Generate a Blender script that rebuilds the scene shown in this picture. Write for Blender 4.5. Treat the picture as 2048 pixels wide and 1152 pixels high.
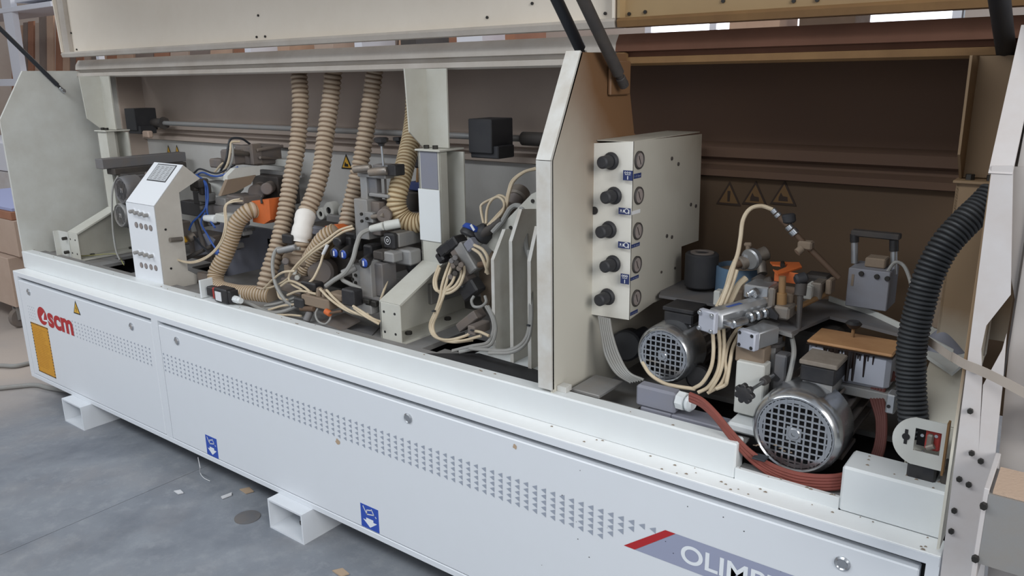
import bpy, bmesh, math, random
from mathutils import Vector, Matrix
random.seed(7)
sc = bpy.context.scene
for o in list(bpy.data.objects): bpy.data.objects.remove(o)
COL = sc.collection

# ------------------------------------------------------------------ camera
F = 1575.0
RIGHT = Vector((0.79930873, 0.60078825, -0.01261069))
DOWN = Vector((0.14539384, -0.21371373, -0.96601608))
FWD = Vector((-0.58306619, 0.77031157, -0.25817416))
CAM = Vector((4.36, -1.571, 1.6))
cd = bpy.data.cameras.new('camera'); cam = bpy.data.objects.new('camera', cd); COL.objects.link(cam)
cd.sensor_width = 36; cd.lens = F / 2048 * 36; cd.clip_start = 0.02; cd.clip_end = 60
m = Matrix.Identity(4)
for i in range(3):
    m[i][0] = RIGHT[i]; m[i][1] = -DOWN[i]; m[i][2] = -FWD[i]; m[i][3] = CAM[i]
cam.matrix_world = m
sc.camera = cam

# ------------------------------------------------------------------ world, lights, exposure
w = bpy.data.worlds.new('hall'); sc.world = w; w.use_nodes = True
bg = w.node_tree.nodes['Background']; bg.inputs[0].default_value = (0.80, 0.88, 1.0, 1); bg.inputs[1].default_value = 0.36
def area(name, loc, target, sx, sy, power, col=(1, 1, 1)):
    l = bpy.data.lights.new(name, 'AREA'); l.shape = 'RECTANGLE'; l.size = sx; l.size_y = sy; l.energy = power; l.color = col
    o = bpy.data.objects.new(name, l); COL.objects.link(o); o.location = loc
    o.rotation_euler = (Vector(target) - Vector(loc)).to_track_quat('-Z', 'Y').to_euler()
    return o
area('ceiling_and_fill_lamp', (1.0, -3.2, 4.6), (1.5, -0.2, 0.6), 7.0, 0.8, 170, (0.93, 0.97, 1.0))
area('ceiling_and_fill_lamp', (8.5, -2.6, 3.4), (1.5, 0.3, 1.1), 3.0, 2.4, 200, (1.0, 0.99, 0.97))  # fill lamp added on the right to brighten the side faces
area('front_fill_light', (1.0, -8.0, 2.4), (1.5, 0.3, 1.4), 9.0, 2.6, 45, (0.97, 0.98, 1.0))  # broad fill added in front for more horizontal light, no real window
area('ceiling_and_fill_lamp', (-1.0, 4.6, 5.0), (-1.0, 3.0, 0.0), 8.0, 1.0, 160, (1.0, 0.97, 0.93))
sc.view_settings.view_transform = 'Standard'; sc.view_settings.look = 'None'
sc.view_settings.exposure = 0.08; sc.view_settings.gamma = 1.0; sc.view_settings.use_curve_mapping = False

# ------------------------------------------------------------------ pixel helper (a measured photo point put on a real plane)
def P(px, py, x=None, y=None, z=None):
    r = RIGHT * ((px - 1024) / F) + DOWN * ((py - 576) / F) + FWD
    if x is not None: t = (x - CAM.x) / r.x
    elif y is not None: t = (y - CAM.y) / r.y
    else: t = (z - CAM.z) / r.z
    return CAM + r * t

# ------------------------------------------------------------------ materials
def lin(c):
    if isinstance(c, str): c = tuple(int(c[i:i + 2], 16) / 255 for i in (0, 2, 4))
    return tuple((v / 12.92 if v <= 0.04045 else ((v + 0.055) / 1.055) ** 2.4) for v in c)
def mat(name, col, rough=0.5, metal=0.0, dust=0.0, dcol='8a7866', dscale=9.0, bump=0.0, bscale=200., emit=0.0, spec=0.5, alpha=1.0, contrast=0.25):
    m = bpy.data.materials.new(name); m.use_nodes = True
    n = m.node_tree.nodes; L = m.node_tree.links; b = n['Principled BSDF']
    c = lin(col)
    b.inputs['Base Color'].default_value = (*c, 1); b.inputs['Roughness'].default_value = rough; b.inputs['Metallic'].default_value = metal
    b.inputs['Specular IOR Level'].default_value = spec
    if emit: b.inputs['Emission Color'].default_value = (*c, 1); b.inputs['Emission Strength'].default_value = emit
    if dust > 0:
        g = n.new('ShaderNodeNewGeometry')
        nz = n.new('ShaderNodeTexNoise'); nz.inputs['Scale'].default_value = dscale; nz.inputs['Detail'].default_value = 6; nz.inputs['Roughness'].default_value = 0.62
        L.new(g.outputs['Position'], nz.inputs['Vector'])
        mr = n.new('ShaderNodeMapRange'); mr.inputs[1].default_value = 0.5 - contrast; mr.inputs[2].default_value = 0.5 + contrast
        mr.inputs[3].default_value = max(0.0, dust - min(.35, dust * .9)); mr.inputs[4].default_value = min(1.0, dust + min(.35, dust * .9))
        L.new(nz.outputs['Fac'], mr.inputs[0])
        mx = n.new('ShaderNodeMix'); mx.data_type = 'RGBA'; mx.inputs[6].default_value = (*c, 1); mx.inputs[7].default_value = (*lin(dcol), 1)
        L.new(mr.outputs[0], mx.inputs[0]); L.new(mx.outputs[2], b.inputs['Base Color'])
        r2 = n.new('ShaderNodeMapRange'); r2.inputs[3].default_value = rough; r2.inputs[4].default_value = 0.9
        L.new(mr.outputs[0], r2.inputs[0]); L.new(r2.outputs[0], b.inputs['Roughness'])
        if metal:
            r3 = n.new('ShaderNodeMapRange'); r3.inputs[3].default_value = metal; r3.inputs[4].default_value = 0.0
            L.new(mr.outputs[0], r3.inputs[0]); L.new(r3.outputs[0], b.inputs['Metallic'])
    if bump > 0:
        g2 = n.new('ShaderNodeNewGeometry'); n2 = n.new('ShaderNodeTexNoise'); n2.inputs['Scale'].default_value = bscale; n2.inputs['Detail'].default_value = 3
        L.new(g2.outputs['Position'], n2.inputs['Vector']); bp = n.new('ShaderNodeBump'); bp.inputs['Strength'].default_value = bump; bp.inputs['Distance'].default_value = 0.002
        L.new(n2.outputs['Fac'], bp.inputs['Height']); L.new(bp.outputs[0], b.inputs['Normal'])
    return m
def dusted_by_place(name, clean, dusty, axis, lo, hi, rough=0.6, scale=5.0, amp=0.5):
    """paint under a real coat of saw dust that gets thicker along one axis of the machine"""
    m = bpy.data.materials.new(name); m.use_nodes = True
    n = m.node_tree.nodes; L = m.node_tree.links; b = n['Principled BSDF']; b.inputs['Roughness'].default_value = rough
    g = n.new('ShaderNodeNewGeometry'); dp = n.new('ShaderNodeVectorMath'); dp.operation = 'DOT_PRODUCT'; dp.inputs[1].default_value = axis
    L.new(g.outputs['Position'], dp.inputs[0])
    nz = n.new('ShaderNodeTexNoise'); nz.inputs['Scale'].default_value = scale; nz.inputs['Detail'].default_value = 5
    L.new(g.outputs['Position'], nz.inputs['Vector'])
    mr = n.new('ShaderNodeMapRange'); mr.inputs[1].default_value = lo; mr.inputs[2].default_value = hi; mr.clamp = False; L.new(dp.outputs['Value'], mr.inputs[0])
    ad = n.new('ShaderNodeMath'); ad.operation = 'MULTIPLY_ADD'; L.new(nz.outputs['Fac'], ad.inputs[0]); ad.inputs[1].default_value = amp
    ad.use_clamp = True; L.new(mr.outputs[0], ad.inputs[2])
    mx = n.new('ShaderNodeMix'); mx.data_type = 'RGBA'; mx.inputs[6].default_value = (*lin(clean), 1); mx.inputs[7].default_value = (*lin(dusty), 1)
    L.new(ad.outputs[0], mx.inputs[0]); L.new(mx.outputs[2], b.inputs['Base Color'])
    return m
M = {
 'white': mat('white_enamel', 'dde1e6', 0.35, dust=0.02, dcol='b7b1a6', dscale=14),
 'sill': mat('sill_enamel', 'dfe3e4', 0.3, dust=0.06, dcol='b9b3a8', dscale=11),
 'ledge': mat('ledge_enamel', 'f0f2f2', 0.35, dust=0.03, dcol='aaa296', dscale=30),
 'cream': mat('cream_enamel', 'd0d2ce', 0.45, dust=0.22, dcol='9d9484', dscale=6),
 'hood': mat('hood_cream', 'efe6d8', 0.5, dust=0.22, dcol='d6cab8', dscale=4),
 'hood_brown': dusted_by_place('hood_dusted', 'b39a72', '7c5e3e', (1, 0, -0.4), 2.7, 5.2, scale=6),
 'beam': mat('beam_cream', 'c4beb6', 0.5, dust=0.35, dcol='a69a8e', dscale=7),
 'beam_brown': mat('beam_dusted', '6b4736', 0.8, dust=0.4, dcol='573a2a', dscale=8),
 'beam_lip_brown': mat('beam_lip_dusted', '86663f', 0.75, dust=0.4, dcol='6a4e33', dscale=8),
 'back': mat('back_panel_taupe', 'b8a99e', 0.6, dust=0.35, dcol='a39488', dscale=2.5),
 'back_low': mat('back_panel_grey', 'c6c6c4', 0.55, dust=0.3, dcol='a9a39b', dscale=3.5),
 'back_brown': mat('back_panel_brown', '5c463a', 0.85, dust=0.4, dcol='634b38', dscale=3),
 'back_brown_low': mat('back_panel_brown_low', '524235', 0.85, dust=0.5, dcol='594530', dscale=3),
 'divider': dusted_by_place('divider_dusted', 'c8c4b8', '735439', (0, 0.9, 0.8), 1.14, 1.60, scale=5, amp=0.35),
 'divider_edge': mat('divider_edge', 'd2d3d0', 0.4, dust=0.3, dcol='a5947c', dscale=12),
 'gauge': dusted_by_place('gauge_panel_dusted', 'b5b1a6', '6e5c46', (0, 0.75, 0.6), 1.20, 1.66, scale=9, amp=0.3),
 'stand': mat('stand_cream', 'c6c6be', 0.45, dust=0.2, dcol='9c937f', dscale=8),
 'stand_brown': dusted_by_place('stand_dusted', 'd8d4c6', '8a7256', (0, 0, 1), 0.93, 1.12, scale=8, amp=0.4),
 'bed': mat('bed_dusty', '8a8b8c', 0.6, dust=0.45, dcol='6f6860', dscale=7),
 'dark': mat('dark_void', '1d1c1e', 0.7),
 'black': mat('black_plastic', '1c1d22', 0.4, dust=0.12, dcol='5d5750', dscale=30),
 'blackr': mat('black_rubber', '25262b', 0.55, dust=0.15, dcol='4c4a48', dscale=25),
 'grey': mat('grey_metal', '6f7278', 0.45, 0.3, dust=0.35, dcol='7c7064', dscale=14),
 'lgrey': mat('light_grey_metal', '96989a', 0.4, 0.35, dust=0.3, dcol='8c8173', dscale=14),
 'alu': mat('aluminium', 'b9bcc0', 0.3, 0.85, dust=0.15, dcol='8c8173', dscale=18),
 'chrome': mat('chromed_steel', 'c9ccd0', 0.16, 1.0, dust=0.10, dcol='8d8880', dscale=16),
 'steel': mat('dull_steel', '8d8a86', 0.35, 0.9, dust=0.35, dcol='85715b', dscale=16),
 'castdust': mat('dusty_casting', '67656a', 0.6, 0.2, dust=0.5, dcol='7d6f60', dscale=12),
 'brownblock': mat('dust_caked_block', '7c6e60', 0.8, dust=0.5, dcol='8a7865', dscale=16),
 'drk': mat('dark_machinery', '3a393b', 0.6, 0.2, dust=0.3, dcol='5f554a', dscale=15),
 'greyplastic': mat('grey_plastic', '7d7f8c', 0.5, dust=0.15, dcol='8a857d', dscale=18),
 'hose': mat('ribbed_hose', 'b3a184', 0.35, dust=0.35, dcol='8c7255', dscale=8),
 'hose_dark': mat('ribbed_hose_dusty', '95805f', 0.45, dust=0.5, dcol='7d6248', dscale=8),
 'hose_rib': mat('ribbed_hose_pale', 'a5947f', 0.5, dust=0.3, dcol='7d6450', dscale=7),
 'blackhose': mat('black_corrugated', '2e3033', 0.5, dust=0.1, dcol='4b4845', dscale=10),
 'tubecream': mat('cream_air_tube', 'cdbfa6', 0.4, dust=0.25, dcol='a58c6c', dscale=25),
 'tubegrey': mat('grey_cable', '8f908e', 0.5, dust=0.2, dcol='84796c', dscale=20),
 'tubeblue': mat('blue_air_tube', '27509c', 0.35, dust=0.1, dcol='5d6478', dscale=25),
 'tubered': mat('red_cable', '8c463c', 0.5, dust=0.4, dcol='6d4036', dscale=14),
 'tubeblack': mat('black_cable', '23262c', 0.5),
 'orange': mat('orange_enamel', 'd2682f', 0.5, dust=0.25, dcol='9c5a34', dscale=20),
 'blue': mat('blue_knob', '2a4a9e', 0.35),
 'drumblue': mat('blue_drum', '5d7f9e', 0.6, dust=0.35, dcol='5d6266', dscale=8),
 'tape': mat('masking_tape', 'e4e0da', 0.7, bump=0.6, bscale=60),
 'red': mat('red_enamel', 'a8322c', 0.45, dust=0.1, dcol='7a4a40'),
 'logored': mat('print_red', 'b0262b', 0.5),
 'printgrey': mat('print_grey', '989db4', 0.5),
 'printtri': mat('print_triangle_grey', '9aa1ae', 0.5),
 'printwhite': mat('print_white', 'e6eaee', 0.5),
 'stickblue': mat('sticker_blue', '2c4fae', 0.4),
 'sticknavy': mat('sticker_navy', '2b3766', 0.45),
 'amber': mat('sticker_amber', 'd69a2c', 0.5, dust=0.2, dcol='b57d2a', dscale=40),
 'yellow': mat('sticker_yellow', 'd8a838', 0.5),
 'inkblack': mat('print_black', '1e1c1c', 0.5),
 'paper': mat('paper_label', 'd5d6d8', 0.6),
 'brass': mat('brass', 'a8845a', 0.4, 0.7, dust=0.4, dcol='7d6248', dscale=20),
 'copper': mat('copper_pipe', '66503f', 0.55, 0.3, dust=0.4, dcol='5d4b3c', dscale=20),
 'gluetop': mat('glue_stained_lid', 'c09468', 0.55, dust=0.35, dcol='8f5f3a', dscale=9),
 'glueblk': mat('burnt_glue', '201512', 0.3),
 'zinc': mat('galvanised_box', 'b4b7c2', 0.4, 0.1, dust=0.12, dcol='8d8780', dscale=8),
 'bolt': mat('dark_bolt', '3b3936', 0.45, 0.6),
 'wood': mat('raw_board', 'a8775c', 0.75, dust=0.5, dcol='8a5e49', dscale=3),
 'wood2': mat('pale_board', 'c3a48c', 0.75, dust=0.4, dcol='a88671', dscale=3),
 'wood3': mat('grey_board', '86786f', 0.75, dust=0.4, dcol='6c5a50', dscale=3),
 'mdf': mat('beige_board', 'b5a091', 0.75, dust=0.3, dcol='9c8472', dscale=4),
 'lav': mat('lavender_sheet', '99a0c4', 0.6),
 'rackwhite': mat('rack_white', 'dadbe2', 0.5),
 'glass': mat('gauge_glass', '9c8f8c', 0.2, dust=0.3, dcol='7d6c60', dscale=30),
 'dial': mat('gauge_dial', '9a9290', 0.5, dust=0.4, dcol='7e7068', dscale=60),
 'panelR': mat('outfeed_panel', 'b5b1ae', 0.5, dust=0.3, dcol='a3958b', dscale=5),
 'post': mat('post_enamel', 'cbc8c8', 0.4, dust=0.25, dcol='b0a196', dscale=9),
 'wooddust': mat('saw_dust', 'b8a08c', 0.95, bump=0.5),
 'debris': mat('wood_chip', 'b39c84', 0.9), 'crumb': mat('crumb', '8b7c6c', 0.9),
 'gaugefront': mat('gauge_front', 'e2e0d8', .45, dust=.12, dcol='a89c86', dscale=10), 'zincshade': mat('shaded_zinc_box', '8c8f99', .5, .1, dust=.25, dcol='75685a', dscale=10), 'hridge': mat('hose_ridge', 'bbab98', .4, dust=.3, dcol='9c8468', dscale=7), 'hvalley': mat('hose_wall', '94806c', .55, dust=.3, dcol='6b5745', dscale=7), 'aridge': mat('amber_hose_ridge', 'c6b594', .3, dust=.25, dcol='a58c68', dscale=8), 'avalley': mat('amber_hose_wall', '9c8462', .45, dust=.3, dcol='75603f', dscale=8), 'bridge': mat('black_hose_ridge', '34373a', .45, dust=.1, dcol='4b4845'), 'bvalley': mat('black_hose_wall', '191a1c', .6),  # zinc copy for the handle box has the shade of the depth in its colour
 'ewire': mat('earth_wire', '8f9152', .5, dust=.4, dcol='877c68'),
 'tubered2': mat('dark_red_cable', '5e302a', .6, dust=.4, dcol='4b2c26'),
 'dustlid': mat('dusty_lid', '8d857b', 0.85, dust=0.5, dcol='766a5e', dscale=40),
 'daylight': mat('window_daylight', 'f2f4ff', 0.5, emit=2.2),
}
# ------------------------------------------------------------------ mesh builder
class B:
    def __init__(s): s.v = []; s.f = []; s.mi = []; s.mats = []
    def _m(s, mt):
        if mt is None: return 0
        if mt not in s.mats: s.mats.append(mt)
        return s.mats.index(mt)
    def add(s, vs, fs, mt=None):
        o = len(s.v); s.v += [Vector(v) for v in vs]; k = s._m(mt)
        for f in fs: s.f.append([i + o for i in f]); s.mi.append(k)
        return s
    def box(s, x0, x1, y0, y1, z0, z1, bev=0.0, mt=None):
        if x1 < x0: x0, x1 = x1, x0
        if y1 < y0: y0, y1 = y1, y0
        if z1 < z0: z0, z1 = z1, z0
        return s.obox(Vector(((x0 + x1) / 2, (y0 + y1) / 2, (z0 + z1) / 2)), (x1 - x0, y1 - y0, z1 - z0), None, bev, mt)
    def obox(s, c, d, R=None, bev=0.0, mt=None):
        """box of size d at c; R = 3 axis vectors"""
        R = R or (Vector((1, 0, 0)), Vector((0, 1, 0)), Vector((0, 0, 1)))
        bm = bmesh.new(); bmesh.ops.create_cube(bm, size=1.0)
        for v in bm.verts: v.co = Vector((v.co.x * d[0], v.co.y * d[1], v.co.z * d[2]))
        bev = min(bev, min(d) * 0.45)
        if bev > 0: bmesh.ops.bevel(bm, geom=bm.edges[:], offset=bev, segments=1, affect='EDGES', profile=0.5)
        bm.verts.index_update()
        vs = [Vector(c) + R[0] * v.co.x + R[1] * v.co.y + R[2] * v.co.z for v in bm.verts]
        fs = [[v.index for v in f.verts] for f in bm.faces]; bm.free()
        return s.add(vs, fs, mt)
    def prism(s, pts, ext, mt=None):
        """closed polygon of 3D points pushed by vector ext"""
        n = len(pts); ext = Vector(ext); pts = [Vector(p) for p in pts]
        return s.add(pts + [p + ext for p in pts], [list(range(n))[::-1], list(range(n, 2 * n))] + [[i, (i + 1) % n, n + (i + 1) % n, n + i] for i in range(n)], mt)
    def rev(s, p0, axis, prof, n=24, mt=None, cap=True):
        """lathe: prof = [(distance along axis, radius)]"""
        p0 = Vector(p0); ax = Vector(axis).normalized(); u = ax.orthogonal().normalized(); v = ax.cross(u)
        vs = []; fs = []
        for (d, r) in prof:
            for k in range(n):
                a = 2 * math.pi * k / n; vs.append(p0 + ax * d + (u * math.cos(a) + v * math.sin(a)) * r)
        for i in range(len(prof) - 1):
            for k in range(n): fs.append([i * n + k, i * n + (k + 1) % n, (i + 1) * n + (k + 1) % n, (i + 1) * n + k])
        if cap: fs.append(list(range(n))[::-1]); fs.append([(len(prof) - 1) * n + k for k in range(n)])
        return s.add(vs, fs, mt)
    def cyl(s, p0, p1, r, r1=None, n=20, bev=0.0, mt=None):
        p0 = Vector(p0); p1 = Vector(p1); L = (p1 - p0).length; r1 = r if r1 is None else r1
        b = min(bev, L * .4, r * .5)
        pr = [(0, r - b), (b, r), (L - b, r1), (L, r1 - b)] if b > 0 else [(0, r), (L, r1)]
        return s.rev(p0, p1 - p0, pr, n, mt)
    def ngon(s, c, axis, r, n=6, h=0.004, mt=None): return s.rev(c, axis, [(0, r), (h, r)], n, mt)
    def sweep(s, path, rad, n=10, mt=None, closed=False):
        """tube along path; rad = number or function(length)"""
        path = [Vector(p) for p in path]; t = (path[1] - path[0]).normalized(); u = t.orthogonal().normalized()
        vs = []; L = 0.0
        for i, p in enumerate(path):
            if i: L += (p - path[i - 1]).length
            tn = (path[min(i + 1, len(path) - 1)] - path[max(i - 1, 0)])
            if tn.length > 1e-9: tn.normalize()
            else: tn = t
            u = (u - tn * u.dot(tn)).normalized(); vv = tn.cross(u); t = tn
            r = rad(L) if callable(rad) else rad
            for k in range(n):
                a = 2 * math.pi * k / n; vs.append(p + (u * math.cos(a) + vv * math.sin(a)) * r)
        m_ = len(path)
        fs = [[i * n + k, i * n + (k + 1) % n, (i + 1) * n + (k + 1) % n, (i + 1) * n + k] for i in range(m_ - 1) for k in range(n)]
        fs.append(list(range(n))[::-1]); fs.append([(m_ - 1) * n + k for k in range(n)])
        return s.add(vs, fs, mt)
def spline(pts, per=10):
    pts = [Vector(p) for p in pts]
    if len(pts) < 3: return [pts[0].lerp(pts[-1], k / per) for k in range(per + 1)]
    q = [pts[0] * 2 - pts[1]] + pts + [pts[-1] * 2 - pts[-2]]; out = []
    for i in range(1, len(q) - 2):
        for k in range(per):
            t = k / per; a, b, c, d = q[i - 1], q[i], q[i + 1], q[i + 2]
            out.append(0.5 * ((2 * b) + (c - a) * t + (2 * a - 5 * b + 4 * c - d) * t * t + (3 * b - a - 3 * c + d) * t ** 3))
    out.append(pts[-1]); return out
def resample(path, step):
    out = [path[0].copy()]; acc = 0.0
    for a, b in zip(path, path[1:]):
        seg = (b - a).length; d = step - acc
        while d <= seg and seg > 0: out.append(a.lerp(b, d / seg)); d += step
        acc = (acc + seg) % step if seg else acc
    out.append(path[-1].copy()); return out
# ------------------------------------------------------------------ objects
def thing(name, label, cat, loc=(0, 0, 0), group=None):
    o = bpy.data.objects.new(name, None); COL.objects.link(o); o.location = loc; o.empty_display_size = 0.05
    o['label'] = label; o['category'] = cat
    if group: o['group'] = group
    return o
def worldloc(o): return (worldloc(o.parent) if o.parent else Vector((0, 0, 0))) + Vector(o.location)
def part(name, b, mt, parent=None, smooth=True, label=None):
    me = bpy.data.meshes.new(name); off = worldloc(parent) if parent else Vector((0, 0, 0))
    me.from_pydata([v - off for v in b.v], [], b.f)
    if b.mats:
        for k in b.mats: me.materials.append(M[k])
        if None in (b.mats or []): pass
        for p, k in zip(me.polygons, b.mi): p.material_index = k
    else: me.materials.append(M[mt])
    me.update()
    if smooth:
        me.polygons.foreach_set('use_smooth', [True] * len(me.polygons)); me.set_sharp_from_angle(angle=math.radians(35))
    o = bpy.data.objects.new(name, me); COL.objects.link(o)
    if parent: o.parent = parent
    if label: o['label'] = label
    return o
def solo(name, b, mt, label, cat, group=None, smooth=True):
    """a thing that is one mesh: its origin goes to its lowest centre"""
    vs = b.v; c = Vector(((min(v.x for v in vs) + max(v.x for v in vs)) / 2, (min(v.y for v in vs) + max(v.y for v in vs)) / 2, min(v.z for v in vs)))
    b.v = [v - c for v in vs]
    o = part(name, b, mt, None, smooth); o.location = c; o['label'] = label; o['category'] = cat
    if group: o['group'] = group
    return o
def struct(name, b, mt, smooth=False):
    o = part(name, b, mt, None, smooth); o['kind'] = 'structure'; return o
def sub(o, name, b, mt, label=None, smooth=True):
    """part under a solo thing or a sub-part under a part"""
    return part(name, b, mt, o, smooth, label)
def fb(l, t, r, b, y, d, bev=0.003, mt=None, bb=None):
    """box whose front face covers the measured rectangle on plane y, depth d"""
    bb = bb or B(); mx, my = (l + r) / 2, (t + b) / 2
    return bb.box(P(l, my, y=y).x, P(r, my, y=y).x, y, y + d, P(mx, b, y=y).z, P(mx, t, y=y).z, bev, mt)
def pxpath(pts): return [P(p[0], p[1], y=p[2]) for p in pts]
X, Y, Z = Vector((1, 0, 0)), Vector((0, 1, 0)), Vector((0, 0, 1))

# ================================================================== SETTING
def floor_mat():
    m = bpy.data.materials.new('concrete_floor'); m.use_nodes = True
    n = m.node_tree.nodes; L = m.node_tree.links; b = n['Principled BSDF']; b.inputs['Roughness'].default_value = 0.55
    g = n.new('ShaderNodeNewGeometry')
    def noise(s, d=6, r=.6):
        q = n.new('ShaderNodeTexNoise'); q.inputs['Scale'].default_value = s; q.inputs['Detail'].default_value = d; q.inputs['Roughness'].default_value = r
        L.new(g.outputs['Position'], q.inputs['Vector']); return q.outputs['Fac']
    def ramp(f, a, bb):
        r = n.new('ShaderNodeMapRange'); r.inputs[1].default_value = a; r.inputs[2].default_value = bb; L.new(f, r.inputs[0]); return r.outputs[0]
    def mix(f, a, bb):
        q = n.new('ShaderNodeMix'); q.data_type = 'RGBA'; L.new(f, q.inputs[0])
        for k, v in ((6, a), (7, bb)):
            if isinstance(v, str): q.inputs[k].default_value = (*lin(v), 1)
            else: L.new(v, q.inputs[k])
        return q.outputs[2]
    c = mix(ramp(noise(3.2), .35, .65), '7b8088', '8d9299')
    c = mix(ramp(noise(14, 8, .7), .50, .80), c, '9c9fa4')
    c = mix(ramp(noise(1.7), .54, .74), c, '6c717a')
    # wood dust lying on the floor beyond the left end
    sx = n.new('ShaderNodeSeparateXYZ'); L.new(g.outputs['Position'], sx.inputs[0])
    d = n.new('ShaderNodeMath'); d.operation = 'MULTIPLY_ADD'; L.new(noise(2.5), d.inputs[0]); d.inputs[1].default_value = 0.9; 
    r = n.new('ShaderNodeMapRange'); r.inputs[1].default_value = 0.35; r.inputs[2].default_value = -0.5; r.inputs[3].default_value = -.45; r.inputs[4].default_value = 0.55; L.new(sx.outputs[0], r.inputs[0])
    L.new(r.outputs[0], d.inputs[2]); d.use_clamp = True
    c = mix(d.outputs[0], c, 'b0a59c')
    L.new(c, b.inputs['Base Color'])
    bp = n.new('ShaderNodeBump'); bp.inputs['Strength'].default_value = .25; bp.inputs['Distance'].default_value = .003; L.new(noise(60, 4), bp.inputs['Height']); L.new(bp.outputs[0], b.inputs['Normal'])
    return m
M['floor'] = floor_mat()
struct('floor', B().box(-9, 1.44, -7, 7, -0.1, 0).box(1.443, 9, -7, 7, -0.1, 0).box(1.43, 1.45, -7, 7, -0.1, -0.003), 'floor')
M['wall'] = mat('hall_wall', 'b9aea6', 0.8, dust=0.3, dcol='a08c80', dscale=2)
wb = B().box(-9, 0.9, 5.0, 5.15, 0, 4.2).box(3.4, 9, 5.0, 5.15, 0, 4.2).box(.9, 3.4, 5, 5.15, 0, 1.5).box(.9, 3.4, 5, 5.15, 3.1, 4.2)
struct('wall_back', wb, 'wall')
struct('wall_left', B().box(-9.15, -9, -7, 5.15, 0, 4.2), 'wall')
win = B()
for k in range(5): win.box(.9 + k * .605, .96 + k * .605, 5.0, 5.08, 1.5, 3.1)
win.box(.9, 3.4, 5.0, 5.08, 1.5, 1.56).box(.9, 3.4, 5.0, 5.08, 3.04, 3.1)
wf = struct('window_1', win, 'rackwhite')
for k in range(4): part('pane', B().box(.96 + k * .605, 1.505 + k * .605, 5.03, 5.045, 1.56, 3.04), 'daylight', wf, False)

# timber leaning on a rail behind the machine
tg = 'boards leaning on the rack behind the machine'
kinds = [('wood', 'reddish raw'), ('wood2', 'pale'), ('wood3', 'grey brown'), ('wood', 'reddish raw'), ('mdf', 'beige'), ('wood3', 'grey brown'), ('wood2', 'pale')]
ordn = ['leftmost', 'second', 'third', 'fourth', 'fifth', 'sixth', 'seventh', 'eighth', 'ninth', 'tenth', 'eleventh', 'twelfth', 'thirteenth', 'fourteenth', 'fifteenth', 'sixteenth', 'seventeenth', 'eighteenth', 'nineteenth', 'twentieth', 'twenty-first', 'twenty-second', 'twenty-third', 'twenty-fourth', 'twenty-fifth', 'twenty-sixth', 'twenty-seventh', 'twenty-eighth', 'twenty-ninth', 'thirtieth']
xx = -7.9; ib = 0
while xx < 0.8 and ib < 30:
    wd = random.uniform(.13, .22) if xx < -5 else random.uniform(.28, .45); k, kn = kinds[ib % 7]; th = random.choice([.02, .035, .05]); h = random.uniform(2.35, 2.6)
    b = B().prism([(xx, 3.0, 0.0), (xx + wd, 3.0, 0.0), (xx + wd - .16, 3.45, h), (xx - .16, 3.45, h)], (0, th, 0))
    solo('timber_board', b, k, '%s board, %s from the left in the leaning row behind the machine' % (kn, ordn[ib]), 'board', tg, False)
    xx += wd + random.choice([.015, .02, .04]); ib += 1
for k in range(7):
    x0 = -1.6 + k * .47 + random.uniform(-.05, .05)
    solo('stacked_panel', B().box(x0, x0 + .08 + .07 * (k % 3), 2.6, 2.95, 0, 2.05, .003), ['rackwhite', 'wood2', 'mdf', 'rackwhite', 'drk', 'rackwhite', 'wood'][k],
         ['white', 'pale wooden', 'beige', 'second white', 'dark', 'third white', 'reddish wooden'][k] + ' upright panel glimpsed through the slot between hood and beam', 'panel', smooth=False)
for k, x0 in enumerate((2.25, 2.7)):
    solo('stacked_panel', B().box(x0, x0 + .33, 3.6, 3.95, 0, 2.12, .003), ['wood2', 'copper'][k], ['cream', 'terracotta'][k] + ' panel stack behind the brown hood near the window', 'panel', smooth=False)
# white storage rack
rk = thing('storage_rack', 'white metal storage rack with a shelf, left end behind the machine', 'rack', (-5.2, 2.3, 0))
def up(px0, px1, y):
    a = P(px0, 0, y=y); c = P(px1, 150, y=y); a = a + (a - c) * .3; c2 = c + (c - a) * 2.0
    return a, c2
a = P(22, 0, y=2.3); xk = a.x
part('upright', B().prism([P(-8, -60, y=2.3), P(11, -60, y=2.3), P(42, 144, y=2.3), P(150, 853, y=2.3), P(133, 850, y=2.3), P(27, 162, y=2.3)], (0, .06, 0)), 'rackwhite', rk, False)
part('rail', B().box(xk - 2.0, xk + .3, 2.31, 2.35, P(10, 172, y=2.3).z, P(10, 158, y=2.3).z), 'rackwhite', rk, False)
z1 = P(60, 4, y=2.3).z; z0 = P(60, 19, y=2.3).z; xr = P(104, 10, y=2.3).x
part('shelf', B().box(xk - 2.0, xr, 2.29, 2.8, z0, z0 + .05, .004), 'rackwhite', rk, False)
part('shelf', B().box(xk, xr - .02, 2.33, 2.8, z0 + .09, z0 + .12, .004), 'rackwhite', rk, False)
part('rear_upright', B().box(xr - .08, xr - .02, 2.7, 2.76, 0, 2.9), 'rackwhite', rk, False)
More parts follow.
